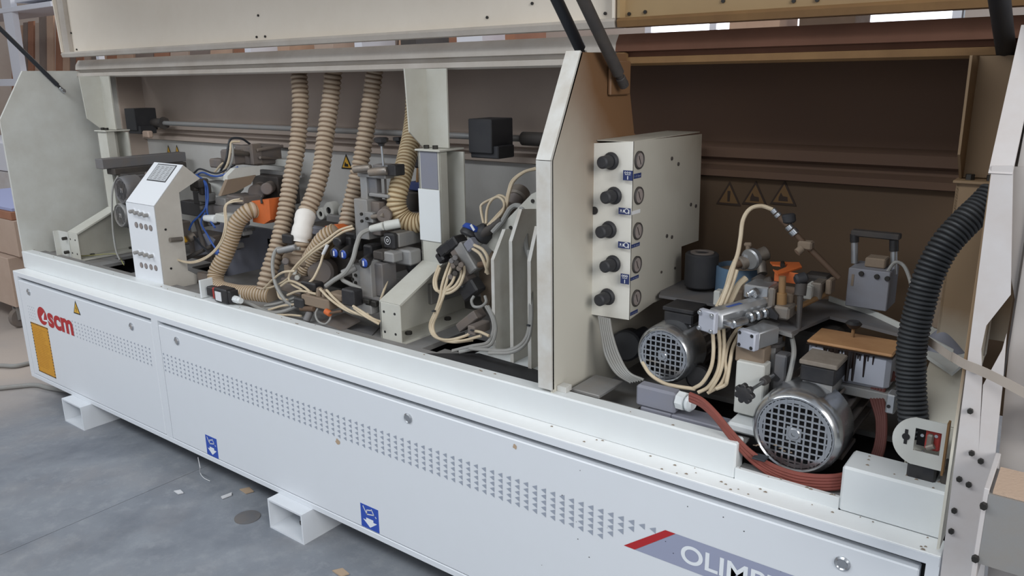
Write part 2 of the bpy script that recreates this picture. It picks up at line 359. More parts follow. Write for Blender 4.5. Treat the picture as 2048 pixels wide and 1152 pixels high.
# board trolley at the left
tl = thing('board_trolley', 'beige board trolley on castors past the left end of the machine', 'trolley', (-1.7, .9, 0))
part('lower_box', B().box(-2.4, -1.30, .45, 1.2, .165, .50, .004), 'mdf', tl, False)
part('upper_box', B().box(-2.5, -1.24, .5, 1.25, .505, .745, .004), 'mdf', tl, False)
for x_, y_ in ((-1.40, .50), (-2.3, .5), (-1.40, 1.1), (-2.3, 1.1)):
    c = part('castor', B().cyl((x_ - .02, y_, .07), (x_ + .02, y_, .07), .07, n=20, bev=.01), 'castdust', tl)
    sub(c, 'fork', B().box(x_ - .03, x_ - .023, y_ - .025, y_ + .025, .06, .165).box(x_ + .023, x_ + .03, y_ - .025, y_ + .025, .06, .165).box(x_ - .03, x_ + .03, y_ - .025, y_ + .025, .155, .165), 'lgrey')
solo('sheet_stack', B().box(-2.5, -1.26, .5, 1.25, .747, .80, .003), 'wood', 'thin wooden board lying on the beige trolley', 'board', smooth=False)
solo('lavender_sheet', B().box(-2.45, -1.28, .52, 1.25, .802, .82), 'lav', 'lavender sheet on top of the board trolley', 'sheet', smooth=False)
for k in range(4):
    solo('wall_slab', B().box(-5.4, -3.3 + .03 * k, 1.5, 2.0, k * .27, .262 + k * .27, .006), ['wood2', 'rackwhite', 'post', 'rackwhite'][k], ['lowest', 'second', 'third', 'topmost'][k] + ' slab of the pale stack behind the trolley', 'slab', 'pale slabs stacked behind the trolley', False)

# ================================================================== EDGE BANDER BODY
mach = thing('edge_banding_machine', 'long white edge banding machine with its inside open', 'machine', (2.1, 0.4, 0))
W = 4.21
fr = B()
fr.box(0, W, 0.0, 0.063, .662, .686, .002)                 # top rail
fr.box(0, W, 0.0, 0.03, .118, .1405, .002)                 # bottom rail
fr.box(0, .045, 0.0, .03, .141, .664, 0).box(1.311, 1.359, 0.0, .03, .141, .664, 0).box(4.186, W, 0.0, .03, .141, .664, 0)
part('front_frame', fr, 'white', mach, False)
part('chassis', B().box(.0, W, .032, .85, .13, .66, 0), 'dark', mach, False)
part('underside_shade_strip', B().box(.1, 4.1, .14, .2, .0, .118, 0), 'dark', mach, False, 'dark strip standing in for the shade under the machine')  # dark strip painted in for the shadow beneath the machine
part('ledge', B().box(0, W, .0, .066, .684, .688, .0015), 'ledge', mach, False)
def tri_print(x0, x1, taper=False):
    b = B(); nx = int(round((x1 - x0) / .0296))
    for i in range(nx):
        cx = x0 + i * .0296; s = .0042 + .0042 * min(1, max(0, (cx - .5) / 3.0)); rows = 5
        if taper: rows = min(5, max(1, int(round((3.60 - cx) / .0296)) + 0))
        for j in range(rows):
            cz = .524 - j * .0178; b.add([(cx - s, -.0018, cz), (cx + s, -.0018, cz + s), (cx + s, -.0018, cz - s)], [[0, 1, 2]])
    return b
def lock(parent, x, z):
    c = (x, -.001, z)
    l = part('lock', B().rev(c, -Y, [(0, .0165), (.003, .0165), (.006, .0125), (.004, .010), (.004, .0)], 24, cap=False), 'chrome', parent)
def door(x0, x1):
    return part('door_panel', B().box(x0, x1, -.001, .03, .1435, .646, .003), 'white', mach, True)
d1 = door(.048, 1.308); d2 = door(1.362, 4.176)
for x in (.156, 1.145): lock(d1, x, .6)
for x in (1.495, 2.77, 4.034): lock(d2, x, .604)
part('triangle_print', tri_print(.585, 1.30), 'printtri', d1, False); part('triangle_print', tri_print(1.375, 3.61, True), 'printtri', d2, False)
for o_ in list(d1.children) + list(d2.children):
    if o_.name.startswith('triangle_print'): o_['kind'] = 'stuff'
pb = B()
for i in range(4):
    for j in range(5):
        cx = .115 + i * .022; cz = .521 - j * .0155; pb.add([(cx - .003, -.0018, cz), (cx + .003, -.0018, cz + .003), (cx + .003, -.0018, cz - .003)], [[0, 1, 2]])
part('triangle_print', pb, 'printtri', d1, False)['kind'] = 'stuff'
def text(s, x0, x1, z0, z1, y, mt, parent, name='lettering', bold=0.03, shear=0.0):
    cu = bpy.data.curves.new(name, 'FONT'); cu.body = s; cu.size = 1; cu.offset = bold; cu.extrude = 0.0; cu.shear = shear
    t = bpy.data.objects.new('t', cu); COL.objects.link(t); bpy.context.view_layer.update()
    me = bpy.data.meshes.new_from_object(t.evaluated_get(bpy.context.evaluated_depsgraph_get())); bpy.data.objects.remove(t)
    xs = [v.co.x for v in me.vertices]; ys = [v.co.y for v in me.vertices]
    off = worldloc(parent)
    for v in me.vertices:
        a_ = (v.co.x - min(xs)) / (max(xs) - min(xs)) if 0 else (v.co.x - xs_min(xs)) / (xs_max(xs) - xs_min(xs)); b_ = (v.co.y - xs_min(ys)) / (xs_max(ys) - xs_min(ys))
        v.co = Vector((x0 + a_ * (x1 - x0), y, z0 + b_ * (z1 - z0))) - off
    me.materials.clear(); me.materials.append(M[mt]); me.name = name
    o = bpy.data.objects.new(name, me); COL.objects.link(o); o.parent = parent; return o
_c = {}
def xs_min(l):
    k = id(l)
    if k not in _c: _c[k] = (l, min(l), max(l))
    return _c[k][1]
def xs_max(l): xs_min(l); return _c[id(l)][2]
text('scm', .325, .585, .449, .524, -.0022, 'logored', d1, bold=.035)
# round emblem with a check notch
em = B(); n_ = 40; cx, cz, rx, rz = .266, .494, .05, .046
em.add([(cx + rx * math.cos(2 * math.pi * k / n_), -.002, cz + rz * math.sin(2 * math.pi * k / n_)) for k in range(n_)], [list(range(n_))])
part('emblem', em, 'logored', d1, False)
part('emblem_notch', B().add([(cx - .008, -.0026, cz - .004), (cx + .034, -.0026, cz + .026), (cx + .012, -.0026, cz - .018), (cx + .052, -.0026, cz - .012), (cx + .052, -.0026, cz - .024), (cx - .002, -.0026, cz - .024)], [[0, 1, 2, 5], [2, 3, 4, 5]]), 'printwhite', d1, False)
# amber notice with dashed border
st = part('warning_notice', B().box(.114, .303, -.0018, -.001, .172, .438), 'amber', d1, False)
bd = B(); k = 0; z = .172
while z < .432:
    bd.box(.114, .120, -.0024, -.0018, z, z + .009); bd.box(.297, .303, -.0024, -.0018, z, z + .009); z += .016
x = .114
while x < .296:
    bd.box(x, x + .009, -.0024, -.0018, .172, .178); bd.box(x, x + .009, -.0024, -.0018, .432, .438); x += .016
part('dashed_border', bd, 'inkblack', st, False)
bl = B()
for k in range(22): bl.box(.132, .132 + random.uniform(.09, .15), -.0022, -.0018, .412 - k * .0098, .4136 - k * .0098)
M['ambertext'] = mat('sticker_text', 'a9741f', .6)
part('text_lines', bl, 'ambertext', st, False)
def tri_sign(parent, c, wv, hv, nrm, mt='yellow', ink='inkblack', glyph=0, inner=True):
    """warning triangle: centre of base c, half width wv, height hv (vectors), normal"""
    c = Vector(c); wv = Vector(wv); hv = Vector(hv); nrm = Vector(nrm) * .0012
    o = part('warning_triangle', B().prism([c - wv, c + wv, c + hv], nrm), ink, parent, False)
    if inner:
        part('triangle_field', B().prism([c - wv * .76 + hv * .09 + nrm, c + wv * .76 + hv * .09 + nrm, c + hv * .84 + nrm], nrm * .4), mt, o, False)
        g = B(); q = c + nrm * 1.5
        if glyph == 0: g.prism([q + hv * .62 + wv * .05, q + hv * .40 - wv * .14, q + hv * .38 + wv * .02, q + hv * .14 - wv * .02, q + hv * .42 + wv * .18, q + hv * .42 + wv * .02], nrm * .3)
        elif glyph == 1: g.prism([q + hv * .16 - wv * .35, q + hv * .16 + wv * .35, q + hv * .34 + wv * .3, q + hv * .36 - wv * .05, q + hv * .5 - wv * .2, q + hv * .3 - wv * .35], nrm * .3)
        else: g.prism([q + hv * .15 - wv * .1, q + hv * .15 + wv * .1, q + hv * .6 + wv * .12, q + hv * .6 - wv * .12], nrm * .3)
        part('pictogram', g, ink, o, False)
    return o
tri_sign(d1, (.652, -.001, .570), (.033, 0, 0), (0, 0, .064), (0, -1, 0))
def lift_sticker(x0, x1, z0, z1):
    s = part('lift_point_sticker', B().box(x0, x1, -.0018, -.001, z0, z1), 'stickblue', d2, False)
    w_, h_ = x1 - x0, z1 - z0; q = lambda u, v: (x0 + u * w_, -.0022, z0 + v * h_)
    a = B().add([q(.12, .36), q(.30, .36), q(.30, .46), q(.70, .46), q(.70, .36), q(.90, .36), q(.5, .08)], [[0, 1, 2, 3, 4, 5, 6]])
    part('arrow', a, 'printwhite', s, False)
    g = B()
    for u0, v0, u1, v1 in ((.15, .93, .35, .62), (.35, .62, .75, .70), (.35, .62, .35, .80), (.35, .80, .6, .86), (.75, .70, .62, .92), (.82, .66, .88, .60)):
        a_, b_ = Vector(q(u0, v0)), Vector(q(u1, v1)); n__ = (b_ - a_).cross(Y).normalized() * w_ * .025; g.add([a_ - n__, b_ - n__, b_ + n__, a_ + n__], [[0, 1, 2, 3]])
    part('line_drawing', g, 'paper', s, False)
lift_sticker(1.617, 1.695, .146, .232); lift_sticker(2.524, 2.609, .148, .234)
# red slash, grey title band and lettering
yb = -.0018
part('red_slash', B().add([(3.517, yb, .450), (3.548, yb, .450), (3.656, yb, .535), (3.629, yb, .535)], [[0, 1, 2, 3]]), 'logored', d2, False)
part('title_band', B().add([(3.549, yb, .450), (4.12, yb, .450), (4.12, yb, .535), (3.657, yb, .535)], [[0, 1, 2, 3]]), 'printgrey', d2, False)
text('OLIMPIC', 3.672, 3.945, .467, .516, -.0024, 'printwhite', d2, bold=.02)
sp = B()
for k in range(26):
    x_, z_ = random.uniform(3.2, 4.1), random.uniform(.2, .64); r_ = random.uniform(.0007, .0018); sp.add([(x_ - r_, yb, z_ - r_), (x_ + r_, yb, z_ - r_ * .6), (x_ + r_ * .7, yb, z_ + r_), (x_ - r_ * .5, yb, z_ + r_ * .8)], [[0, 1, 2, 3]])
part('paint_chips', sp, 'bolt', d2, False)['kind'] = 'stuff'
def chip_mark(parent, x_, z_, r_):
    b = B(); n__ = 11; b.add([(x_ + r_ * random.uniform(.6, 1.1) * math.cos(2 * math.pi * k / n__), yb, z_ + r_ * random.uniform(.6, 1.1) * math.sin(2 * math.pi * k / n__)) for k in range(n__)], [list(range(n__))])
    part('dust_mark', b, 'debris', parent, False)
chip_mark(d2, P(676, 881, y=0).x, P(676, 883, y=0).z, .012); chip_mark(d2, P(1030, 895, y=0).x, P(1030, 893, y=0).z, .008)

# support feet (square tubes through the underside)
for i, x0 in enumerate((.448, 2.07)):
    a, b_, y0 = (x0, x0 + .195, -.05); t = .007; z1 = .119
    ft = B().box(a, b_, y0, .9, 0, t).box(a, b_, y0, .9, z1 - t, z1).box(a, a + t, y0, .9, t, z1 - t).box(b_ - t, b_, y0, .9, t, z1 - t)
    f_ = part('support_foot', ft, 'white', mach, False)
    sub(f_, 'bolt', B().cyl((x0 + .09, .03, t), (x0 + .09, .03, t + .012), .012, n=6), 'bolt')

# sill rail with notch on the right
sl = B().box(-.02, 3.767, .063, .112, .686, .776, .004).box(3.767, 4.0, .063, .075, .686, .716, .001).box(4.0, 4.2, .063, .16, .686, .792, .005)
part('sill_rail', sl, 'sill', mach, True)
tb = B().box(-.02, 3.1, .112, .17, .752, .760, .001).box(3.25, 3.767, .112, .15, .752, .758, .001).box(3.767, 4.2, .075, .12, .700, .706, .001)
part('sill_flange', tb, 'bed', mach, False)
# bed plates with dark gaps between them
bp_ = B()
bp_.box(0, .55, .17, .30, .735, .75).box(0, .45, .30, .8, .735, .75).box(.45, .95, .42, .8, .735, .75).box(.80, 1.3, .17, .42, .72, .745)
bp_.box(1.25, 2.45, .17, .8, .73, .748).box(2.45, 2.66, .17, .8, .735, .752).box(2.66, 3.2, .40, .8, .735, .75)
bp_.box(2.72, 3.2, .17, .23, .735, .75)
bp_.box(3.25, 4.21, .45, .8, .70, .715).box(3.25, 3.42, .16, .45, .70, .715)
part('bed_plate', bp_, 'bed', mach, False)
part('sump', B().box(0, 4.21, .12, .82, .662, .668), 'dark', mach, False)
# end panel, divider, back panels
part('end_panel', B().prism([(-.015, .065, .69), (-.015, .065, 1.431), (-.015, .203, 1.662), (-.015, .82, 1.662), (-.015, .82, .69)], (.015, 0, 0)), 'cream', mach, False)
dv = B().prism([(3.243, .072, .776), (3.243, .068, 1.398), (3.243, .20, 1.66), (3.243, .43, 1.66), (3.243, .49, 1.44), (3.243, .79, 1.30), (3.243, .79, .70), (3.243, .112, .70), (3.243, .112, .776)], (.007, 0, 0))
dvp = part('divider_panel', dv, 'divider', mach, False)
de = B()
de.prism([(3.206, .066, .785), (3.206, .060, 1.398), (3.206, .072, 1.398), (3.206, .078, .785)], (.044, 0, 0))
de.prism([(3.206, .060, 1.400), (3.206, .196, 1.664), (3.206, .206, 1.658), (3.206, .072, 1.398)], (.044, 0, 0))
de.box(3.206, 3.212, .072, .11, .80, 1.39)
part('divider_flange', de, 'divider_edge', dvp, False)
part('foot_tab', B().box(3.251, 3.28, .09, .12, .776, .792, .001), 'divider_edge', dvp, False)
def backs(x0, x1, a, b_):
    part('back_panel', B().box(x0, x1, .80, .81, 1.37, 1.70).prism([(x0, .80, 1.40), (x0, .775, 1.385), (x0, .775, 1.355), (x0, .80, 1.345)], (x1 - x0, 0, 0)).prism([(x0, .80, 1.33), (x0, .765, 1.318), (x0, .765, 1.298), (x0, .79, 1.292), (x0, .81, 1.38)], (x1 - x0, 0, 0)), a, mach, False)
    part('back_panel_lower', B().box(x0, x1, .79, .81, .70, 1.30), b_, mach, False)
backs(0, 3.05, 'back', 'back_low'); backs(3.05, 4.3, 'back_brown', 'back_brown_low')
lowp = [o for o in mach.children if o.name.startswith('back_panel_lower')]
for px_ in (339, 356): q = P(px_, 313, y=.788); tri_sign(lowp[0], q, (.026, 0, 0), (0, 0, .062), (0, -1, 0), glyph=1)
q = P(694, 338, y=.788); tri_sign(lowp[0], q, (.036, 0, 0), (0, 0, .066), (0, -1, 0), glyph=1)
M['yelldust'] = mat('sticker_yellow_dusted', '6b5030', .8)
M['inkdust'] = mat('ink_dusted', '35261c', .8)
for px_, g in ((1457, 2), (1509, 1), (1566, 1)):
    q = P(px_, 410, y=.788); tri_sign(lowp[1], q, (.040, 0, 0), (0, 0, .074), (0, -1, 0), 'yelldust', 'inkdust', g)
part('inner_end_wall', B().box(.0, .012, .66, .80, .75, 1.66), 'back', mach, False)
# cross beam: profile along x
def beam(x0, x1, a, lip):
    part('cross_beam', B().prism([(x0, .462, 1.690), (x0, .458, 1.667), (x0, .475, 1.664), (x0, .48, 1.652), (x0, .52, 1.652), (x0, .52, 1.690)], (x1 - x0, 0, 0)).prism([(x0, .478, 1.714), (x0, .462, 1.690), (x0, .52, 1.690), (x0, .56, 1.716)], (x1 - x0, 0, 0)), a, mach, False)
    part('beam_lip', B().prism([(x0, .466, 1.651), (x0, .462, 1.634), (x0, .47, 1.628), (x0, .54, 1.628), (x0, .54, 1.651)], (x1 - x0, 0, 0)), lip, mach, False)
beam(0.0, 3.20, 'beam', 'beam'); beam(3.20, 4.3, 'beam_brown', 'beam_lip_brown')
part('roof_plate', B().box(0, 4.3, .50, .82, 1.70, 1.712), 'back', mach, False)
part('beam_joint_seal', B().box(3.205, 3.235, .448, .475, 1.628, 1.664, .004), 'beam_lip_brown', mach, False)

M['strip0'] = mat('old_tape', 'd6c0ac', .7)
# right hand end post with chamfer, bolts
en = thing('end_post', 'white bolted sheet metal end post at the right edge', 'post', (4.25, .05, 0))
pp = lambda l: [P(a_, b_, y=0) for a_, b_ in l]
part('front_plate', B().prism(pp([(1984, 332), (2026, 332), (2021, 590), (1972, 652), (1962, 700), (1964, 765), (1957, 905), (1940, 1152), (1925, 1300), (1862, 1300), (1882, 1140)]), (0, .006, 0)), 'post', en, False)
part('right_strip', B().prism(pp([(2013, 668), (2006, 760), (1985, 962), (1968, 1152), (1955, 1300), (1925, 1300), (1940, 1152), (1957, 905), (1966, 770), (2004, 700)]), (0, .006, 0)), 'post', en, False)
part('upper_sheet', B().prism([P(1991, 336, y=.06), P(2040, 100, y=.17), P(2160, 60, y=.17), P(2160, 336, y=.06)], (0, .01, 0)), 'panelR', en, False)
part('upper_plate', B().prism([(4.197, -.002, 1.432), (4.197, .176, 1.68), (4.197, .184, 1.676), (4.197, .008, 1.428)], (.035, 0, 0)), 'post', en, False)
part('side_plate', B().prism([(4.200, .003, .70), (4.200, .003, 1.43), (4.200, .18, 1.68), (4.200, .8, 1.68), (4.200, .8, 1.40), (4.200, .10, 1.30), (4.2, .10, .70)], (.005, 0, 0)), 'stand_brown', en, False)
for k, (a_, b_) in enumerate(((1941, 821), (1944, 905), (1919, 957), (1938, 968), (1909, 1020), (1903, 1061), (1962, 921), (1963, 741))):
    q = P(a_, b_, y=-.001); part('bolt', B().cyl(q, q - Y * .007, .0052, n=6), 'bolt', en)
rp = thing('outfeed_cover', 'large greyish white outfeed cover panel filling the right edge', 'panel', (4.6, .2, 0))
pe = [P(a_, b_, y=.03) for a_, b_ in ((2000, 332), (2023, 560), (2030, 600), (2018, 700), (1993, 960), (1975, 1152), (1965, 1300))]
part('panel_sheet', B().prism([(4.235, .16, 1.72), (5.2, .16, 1.72), (5.2, .03, 1.42), (4.235, .03, 1.42)], (0, .02, 0)).prism(pe + [Vector((5.2, .03, pe[-1].z)), Vector((5.2, .03, pe[0].z))], (0, .006, 0)), 'panelR', rp, False)
part('tape_patch', B().prism([P(a_, b_, y=.12) for a_, b_ in ((2013, 236), (2060, 226), (2060, 292), (2011, 306))], (0, .004, 0)), 'strip0', rp, False)
part('seam', B().box(4.262, 4.265, .026, .03, .3, 1.40), 'drk', rp, False)
part('bracket', B().box(4.318, 4.338, -.012, .03, .975, 1.03, .002).box(4.345, 4.356, -.01, .03, .965, 1.16, .002), 'castdust', rp, False)
ar = thing('outfeed_arm', 'grey channel arm with dusty top at the lower right', 'beam', (4.6, -.15, .8))  # arm of the outfeed, a grey channel
part('channel', B().box(4.28, 5.2, -.16, -.154, .79, .915).box(4.28, 5.2, -.16, -.05, .915, .921), 'lgrey', ar, False)
part('dust_layer', B().box(4.285, 5.2, -.155, -.052, .9215, .9265), 'wooddust', ar, False)
part('end_plate', B().box(4.272, 4.28, -.16, -.002, .74, .93, .001), 'post', ar, False)
for z_ in (.90, .80): part('bolt', B().cyl((4.276, -.1605, z_), (4.276, -.170, z_), .006, n=6), 'bolt', ar)

# ================================================================== HOODS AND STRUTS
def hood(x0, x1, mt, lipmt, label):
    h = thing('lifted_hood', label, 'hood', ((x0 + x1) / 2, .4, 1.73))
    pr = [(.425, 1.752), (.425, 2.22), (.20, 2.46), (-.55, 2.56)]
    b = B()
    for (ya, za), (yb_, zb) in zip(pr, pr[1:]):
        n_ = Vector((0, zb - za, -(yb_ - ya))).normalized() * .008
        b.prism([(x0, ya, za), (x0, yb_, zb), (x0, yb_ + n_.y, zb + n_.z), (x0, ya + n_.y, za + n_.z)], (x1 - x0, 0, 0))
    part('inner_sheet', b, mt, h, False)
    part('bottom_lip', B().prism([(x0 - .0, .398, 1.752), (x0 - .0, .392, 1.744), (x0 - .0, .397, 1.728), (x0 - .0, .45, 1.728), (x0 - .0, .45, 1.752)], (x1 - x0, 0, 0)), lipmt, h, False)
    for xa in (x0, x1 - .008):
        part('side_flange', B().prism([(xa, .395, 1.752), (xa, .385, 2.17), (xa, .18, 2.39), (xa, -.55, 2.49), (xa, -.55, 2.56), (xa, .20, 2.46), (xa, .425, 2.22), (xa, .425, 1.752)], (.008, 0, 0)), mt, h, False)
    part('front_lip', B().box(x0, x1, -.56, -.545, 2.46, 2.565), mt, h, False)
    return h
h1 = hood(0.012, 3.232, 'hood', 'beam', 'lifted cream hood over the left bay')
part('stiffener', B().box(.02, .085, .405, .424, 1.752, 2.2), 'beam', h1, False)
h2 = hood(3.240, 4.32, 'hood_brown', 'beam_lip_brown', 'lifted dust-browned hood over the right bay')
rb = B()
for a_, b_ in ((143, 66), (145, 99), (154, 99), (517, 31), (514, 74), (531, 73), (1211, 27), (1065, 7), (975, 35)):
    q = P(a_, b_, y=.424); part('rivet', B().cyl(q, q - Y * .004, .0045, n=8), 'bolt', h1)
rb = B()
for a_, b_ in ((1291, 24), (1259, 28), (1588, 2), (1635, 0), (1447, 2)):
    q = P(a_, b_, y=.424); part('rivet', B().cyl(q, q - Y * .004, .0050, n=8), 'bolt', h2)
def strut(x, lo, hi, r, label, mts=('tubeblack', 'blackr'), cap=True):
    a = P(*lo, x=x); b_ = P(*hi, x=x); d = (b_ - a); L = min(.62, .62); d.normalize(); e = a + d * L
    t = thing('gas_strut', label, 'gas strut', a)
    part('cylinder', B().cyl(a + d * .035, e, r, n=16, bev=.002), mts[0], t)
    part('piston_rod', B().cyl(a + d * .015, a + d * .036, r * .6, n=12), mts[1], t)
    part('end_fitting', B().cyl(a - d * .012, a + d * .022, r * .85, n=12, bev=.002).cyl(a - X * .012, a + X * .012, .008, n=12), 'chrome' if cap else mts[1], t)
strut(.02, (126, 181), (0, 57), .011, 'thin black gas strut at the far left end panel')
strut(3.19, (1170, 118), (1110, -8), .0155, 'clean black gas strut at the divider top')
strut(3.285, (1246, 166), (1163, -8), .016, 'dusty dark gas strut just right of the divider', ('drk', 'drk'), False)
strut(4.15, (2017, 140), (1999, 0), .019, 'short black gas strut at the upper right corner', ('blackr', 'blackr'), False)
part('strut_bracket', B().box(3.252, 3.262, .33, .44, 1.55, 1.64, .003), 'divider', mach, True)

# ================================================================== SUPPORT STANDS
def stand(x0, label, mt, wide=.095):
    t = thing('support_stand', label, 'stand', (x0 + wide / 2, .4, .752)); x1 = x0 + wide; th = .006; g = .0
    out = [(.17, .755), (.17, .888), (.385, .985), (.385, 1.366), (.52, 1.366), (.60, .76)]
    part('web_plate', B().prism([(x0, y_, z_) for y_, z_ in out], (th, 0, 0)), mt, t, False)
    part('foot_front', B().box(x0, x1, .17, .176, .755, .888, .002), mt, t)
    part('foot_slope', B().prism([(x0, .17, .890), (x0, .385, .986), (x0, .390, .980), (x0, .173, .883)], (wide, 0, 0)), mt, t, False)
    part('column_front', B().box(x0, x1 - .002, .385, .391, .984, 1.366, .001), mt, t)
    part('foot_base', B().prism([(x0, .172, .752), (x0, .60, .752), (x0, .60, .760), (x0, .172, .760)], (wide + .005, 0, 0)), mt, t, False)
    part('column_side', B().box(x1 - .006, x1, .391, .425, .98, 1.366), mt, t, False)
    part('column_rear', B().box(x0 + .02, x1 + .03, .475, .481, 1.0, 1.36), mt, t, False)
    part('column_cap', B().box(x0 - .006, x1 + .012, .375, .50, 1.366, 1.372, .001), mt, t)
    part('hanger_flange', B().prism([(x0, .335, 1.632), (x0, .345, 1.43), (x0, .41, 1.374), (x0, .44, 1.374), (x0, .44, 1.632)], (.005, 0, 0)), mt, t, False)
    part('hanger_web', B().box(x0, x1, .435, .441, 1.374, 1.632), mt, t, False)
    hb = B()
    for dx in (.022, .062): part('bolt', B().cyl((x0 + dx, .405, 1.372), (x0 + dx, .405, 1.384), .0095, n=6), 'bolt', t)
    for dz in (.03, .10):
        for dx in (.02, .07): part('hole_plug', B().cyl((x0 + dx, .1705, .755 + dz), (x0 + dx, .169, .755 + dz), .0045, n=10), 'dark', t)
    part('bolt', B().cyl((x0 + .05, .25, .76), (x0 + .05, .25, .770), .012, n=6), 'bolt', t); part('bolt', B().cyl((x0 + .05, .45, .76), (x0 + .05, .45, .770), .012, n=6), 'bolt', t)
    return t
s1 = stand(.285, 'cream support stand next to the left end panel', 'stand')
s2 = stand(2.488, 'cream support stand with angled foot in mid machine', 'stand')
s3 = stand(4.10, 'dust-browned support stand at the right end of the bay', 'stand_brown', .10)
part('clamp_plate', B().box(2.50, 2.576, .383, .385, 1.24, 1.364), 'greyplastic', s2, False)
part('clamp_plate', B().box(2.486, 2.583, .380, .3845, 1.06, 1.238, .001), 'sill', s2)
part('floor_bracket', B().box(.17, .285, .172, .178, .755, .885, .001).box(.17, .176, .15, .172, .755, .885), 'cream', s1)
for dz in (.03, .10): part('bolt', B().cyl((.262, .172, .755 + dz), (.262, .150, .755 + dz), .008, n=6), 'bolt', s1)
# guide rail with black clamp blocks
gr = thing('guide_rail', 'long grey guide rail across the back of the left bay', 'rail', (1.5, .7, 1.36))
part('rail_bar', B().cyl((.30, .70, 1.392), (2.50, .70, 1.392), .012, n=14).cyl((2.58, .70, 1.392), (3.24, .70, 1.392), .012, n=14), 'lgrey', gr)
def clampblock(x0, label, y0=.60, sh=.0):
    t = thing('rail_clamp', label, 'clamp', (x0 + .05, .65, 1.34))
    part('block', B().box(x0, x0 + .10, y0, y0 + .12, 1.355, 1.468, .003).box(x0, x0 + .12, y0 + .01, y0 + .10, 1.338, 1.38, .003), 'blackr', t)
    part('spigot', B().cyl((x0 + .08, .70, 1.392), (x0 + .20 + sh, .70, 1.392), .024, n=16, bev=.004).cyl((x0 + .19 + sh, .70, 1.392), (x0 + .205 + sh, .70, 1.392), .032, n=8), 'drk', t)
clampblock(.165, 'black rail clamp block by the left support stand'); clampblock(2.615, 'black rail clamp block right of the middle support stand', .50, .03)
solo('pink_cap', fb(284, 262, 296, 276, .58, .03, .006), 'mdf', 'small pinkish cap hanging under the left rail clamp', 'cap')

# ================================================================== MOTORS
def motor(c, r, L, label, name='electric_motor', ax=Y, cover='chrome', body='castdust', grille='square', box=None, nb=9, boxmt='black', fins=18, cl=.35, lidmt='black'):
    c = Vector(c); ax = Vector(ax).normalized(); u = Z.cross(ax).normalized() * -1; v = Z.copy() if abs(ax.z) < .01 else ax.cross(u)
    t = thing(name, label, 'motor', c + ax * L * .5 - Z * r)
    part('fan_cover', B().rev(c, ax, [(.012, r * .80), (.0, r * .80), (.0, r * .84), (-.004, r * .87), (.0, r * .92), (.012, r * .985), (.03, r), (L * cl, r), (L * cl, r * .95)], 40, cap=False), cover, t)
    part('cover_inside', B().rev(c + ax * .03, ax, [(0, r * .9), (.002, r * .9)], 32), 'dark', t)
    g = B(); R = r * .81; p = 2 * R / nb; w_ = p * .14
    for i in range(nb + 1):
        o = -R + i * p
        h = math.sqrt(max(0, R * R - o * o))
        if h < .004: continue
        g.obox(c + u * o, (w_ * 2, .0022, h * 2), (u, ax, v)); 
        if grille == 'square': g.obox(c + v * o + ax * .0009, (h * 2, .0022, w_ * 2), (u, ax, v))
    g.obox(c - ax * .0012, (R * .40, .0022, R * .40), (u, ax, v)); g.rev(c, ax, [(0, R * .88), (.0, R * 1.01), (.0025, R * 1.01), (.0025, R * .92)], 36, cap=False)
    part('fan_grille', g, cover, t)
    part('hub', B().rev(c - ax * .004, ax, [(0, r * .05), (0, r * .12), (.003, r * .15), (.004, r * .15)], 16, cap=False), cover, t)
    b = B().cyl(c + ax * L * cl, c + ax * L, r * .80, n=28)
    for k in range(fins):
        a_ = 2 * math.pi * (k + .5) / fins; d = u * math.cos(a_) + v * math.sin(a_); q = ax.cross(d)
        b.obox(c + ax * (L * (1 + cl) / 2) + d * r * .86, (r * .22, L * (1 - cl) - .004, r * .05), (d, ax, q))
    b.cyl(c + ax * (L - .008), c + ax * (L + .012), r * .98, n=28)
    part('finned_body', b, body, t)
    part('mounting_foot', B().obox(c + ax * L * .66 - v * r * .93, (r * 1.5, L * .4, .012), (u, ax, v), .002).obox(c + ax * L * .66 - v * r * .85, (r * .8, L * .3, r * .3), (u, ax, v), .002), body, t)
    if box:
        x0, x1, y0, y1, z0, z1 = box
        bx = part('terminal_box', B().box(x0, x1, y0, y1, z0, z1 - .012, .004), boxmt, t)
        sub(bx, 'lid', B().box(x0 - .003, x1 + .003, y0 - .003, y1 + .003, z1 - .011, z1, .002), lidmt)
        sub(bx, 'pad', B().box(x0 + .006, x1 - .006, y0 + .006, y1 - .006, z0 - .03, z0), 'lgrey')
    return t
q = P(1326, 711, y=.215)
m1 = motor(q, .080, .27, 'middle-sized chromed fan cover motor beside the grey connector box', box=(P(1334, 625, y=.30).x, P(1392, 625, y=.30).x, .28, .36, q.z + .072, q.z + .114), nb=9)
q = P(1588, 868, y=.12)
m2 = motor(q, .103, .30, 'largest motor with shiny fan cover at the lower right', box=(P(1600, 740, y=.19).x, P(1672, 740, y=.19).x, .19, .33, .0 + q.z + .104, q.z + .156), nb=11, lidmt='dustlid')
q = P(243, 381, y=.30)
m3 = motor(q, .068, .22, 'upper of two small grey motors by the left stand', cover='grey', body='grey', grille='slot', nb=8, fins=12)
q = P(241, 431, y=.30)
m4 = motor(q, .062, .22, 'lower of two small grey motors by the left stand', cover='lgrey', body='grey', grille='slot', nb=8, fins=12)
mb = thing('motor_mount', 'grey slotted mounting bar above the two small motors', 'bracket', (.42, .5, 1.15))
part('bar', B().box(.40, .47, .30, .74, 1.195, 1.243, .003), 'grey', mb); part('slide', B().box(.42, .50, .34, .72, 1.165, 1.195, .003), 'drk', mb)
part('knob', B().cyl(P(246, 314, y=.55), P(246, 296, y=.55), .026, .030, n=12, bev=.006), 'black', mb)
part('carrier', B().box(.50, .58, .36, .56, .90, 1.17, .004), 'drk', mb)
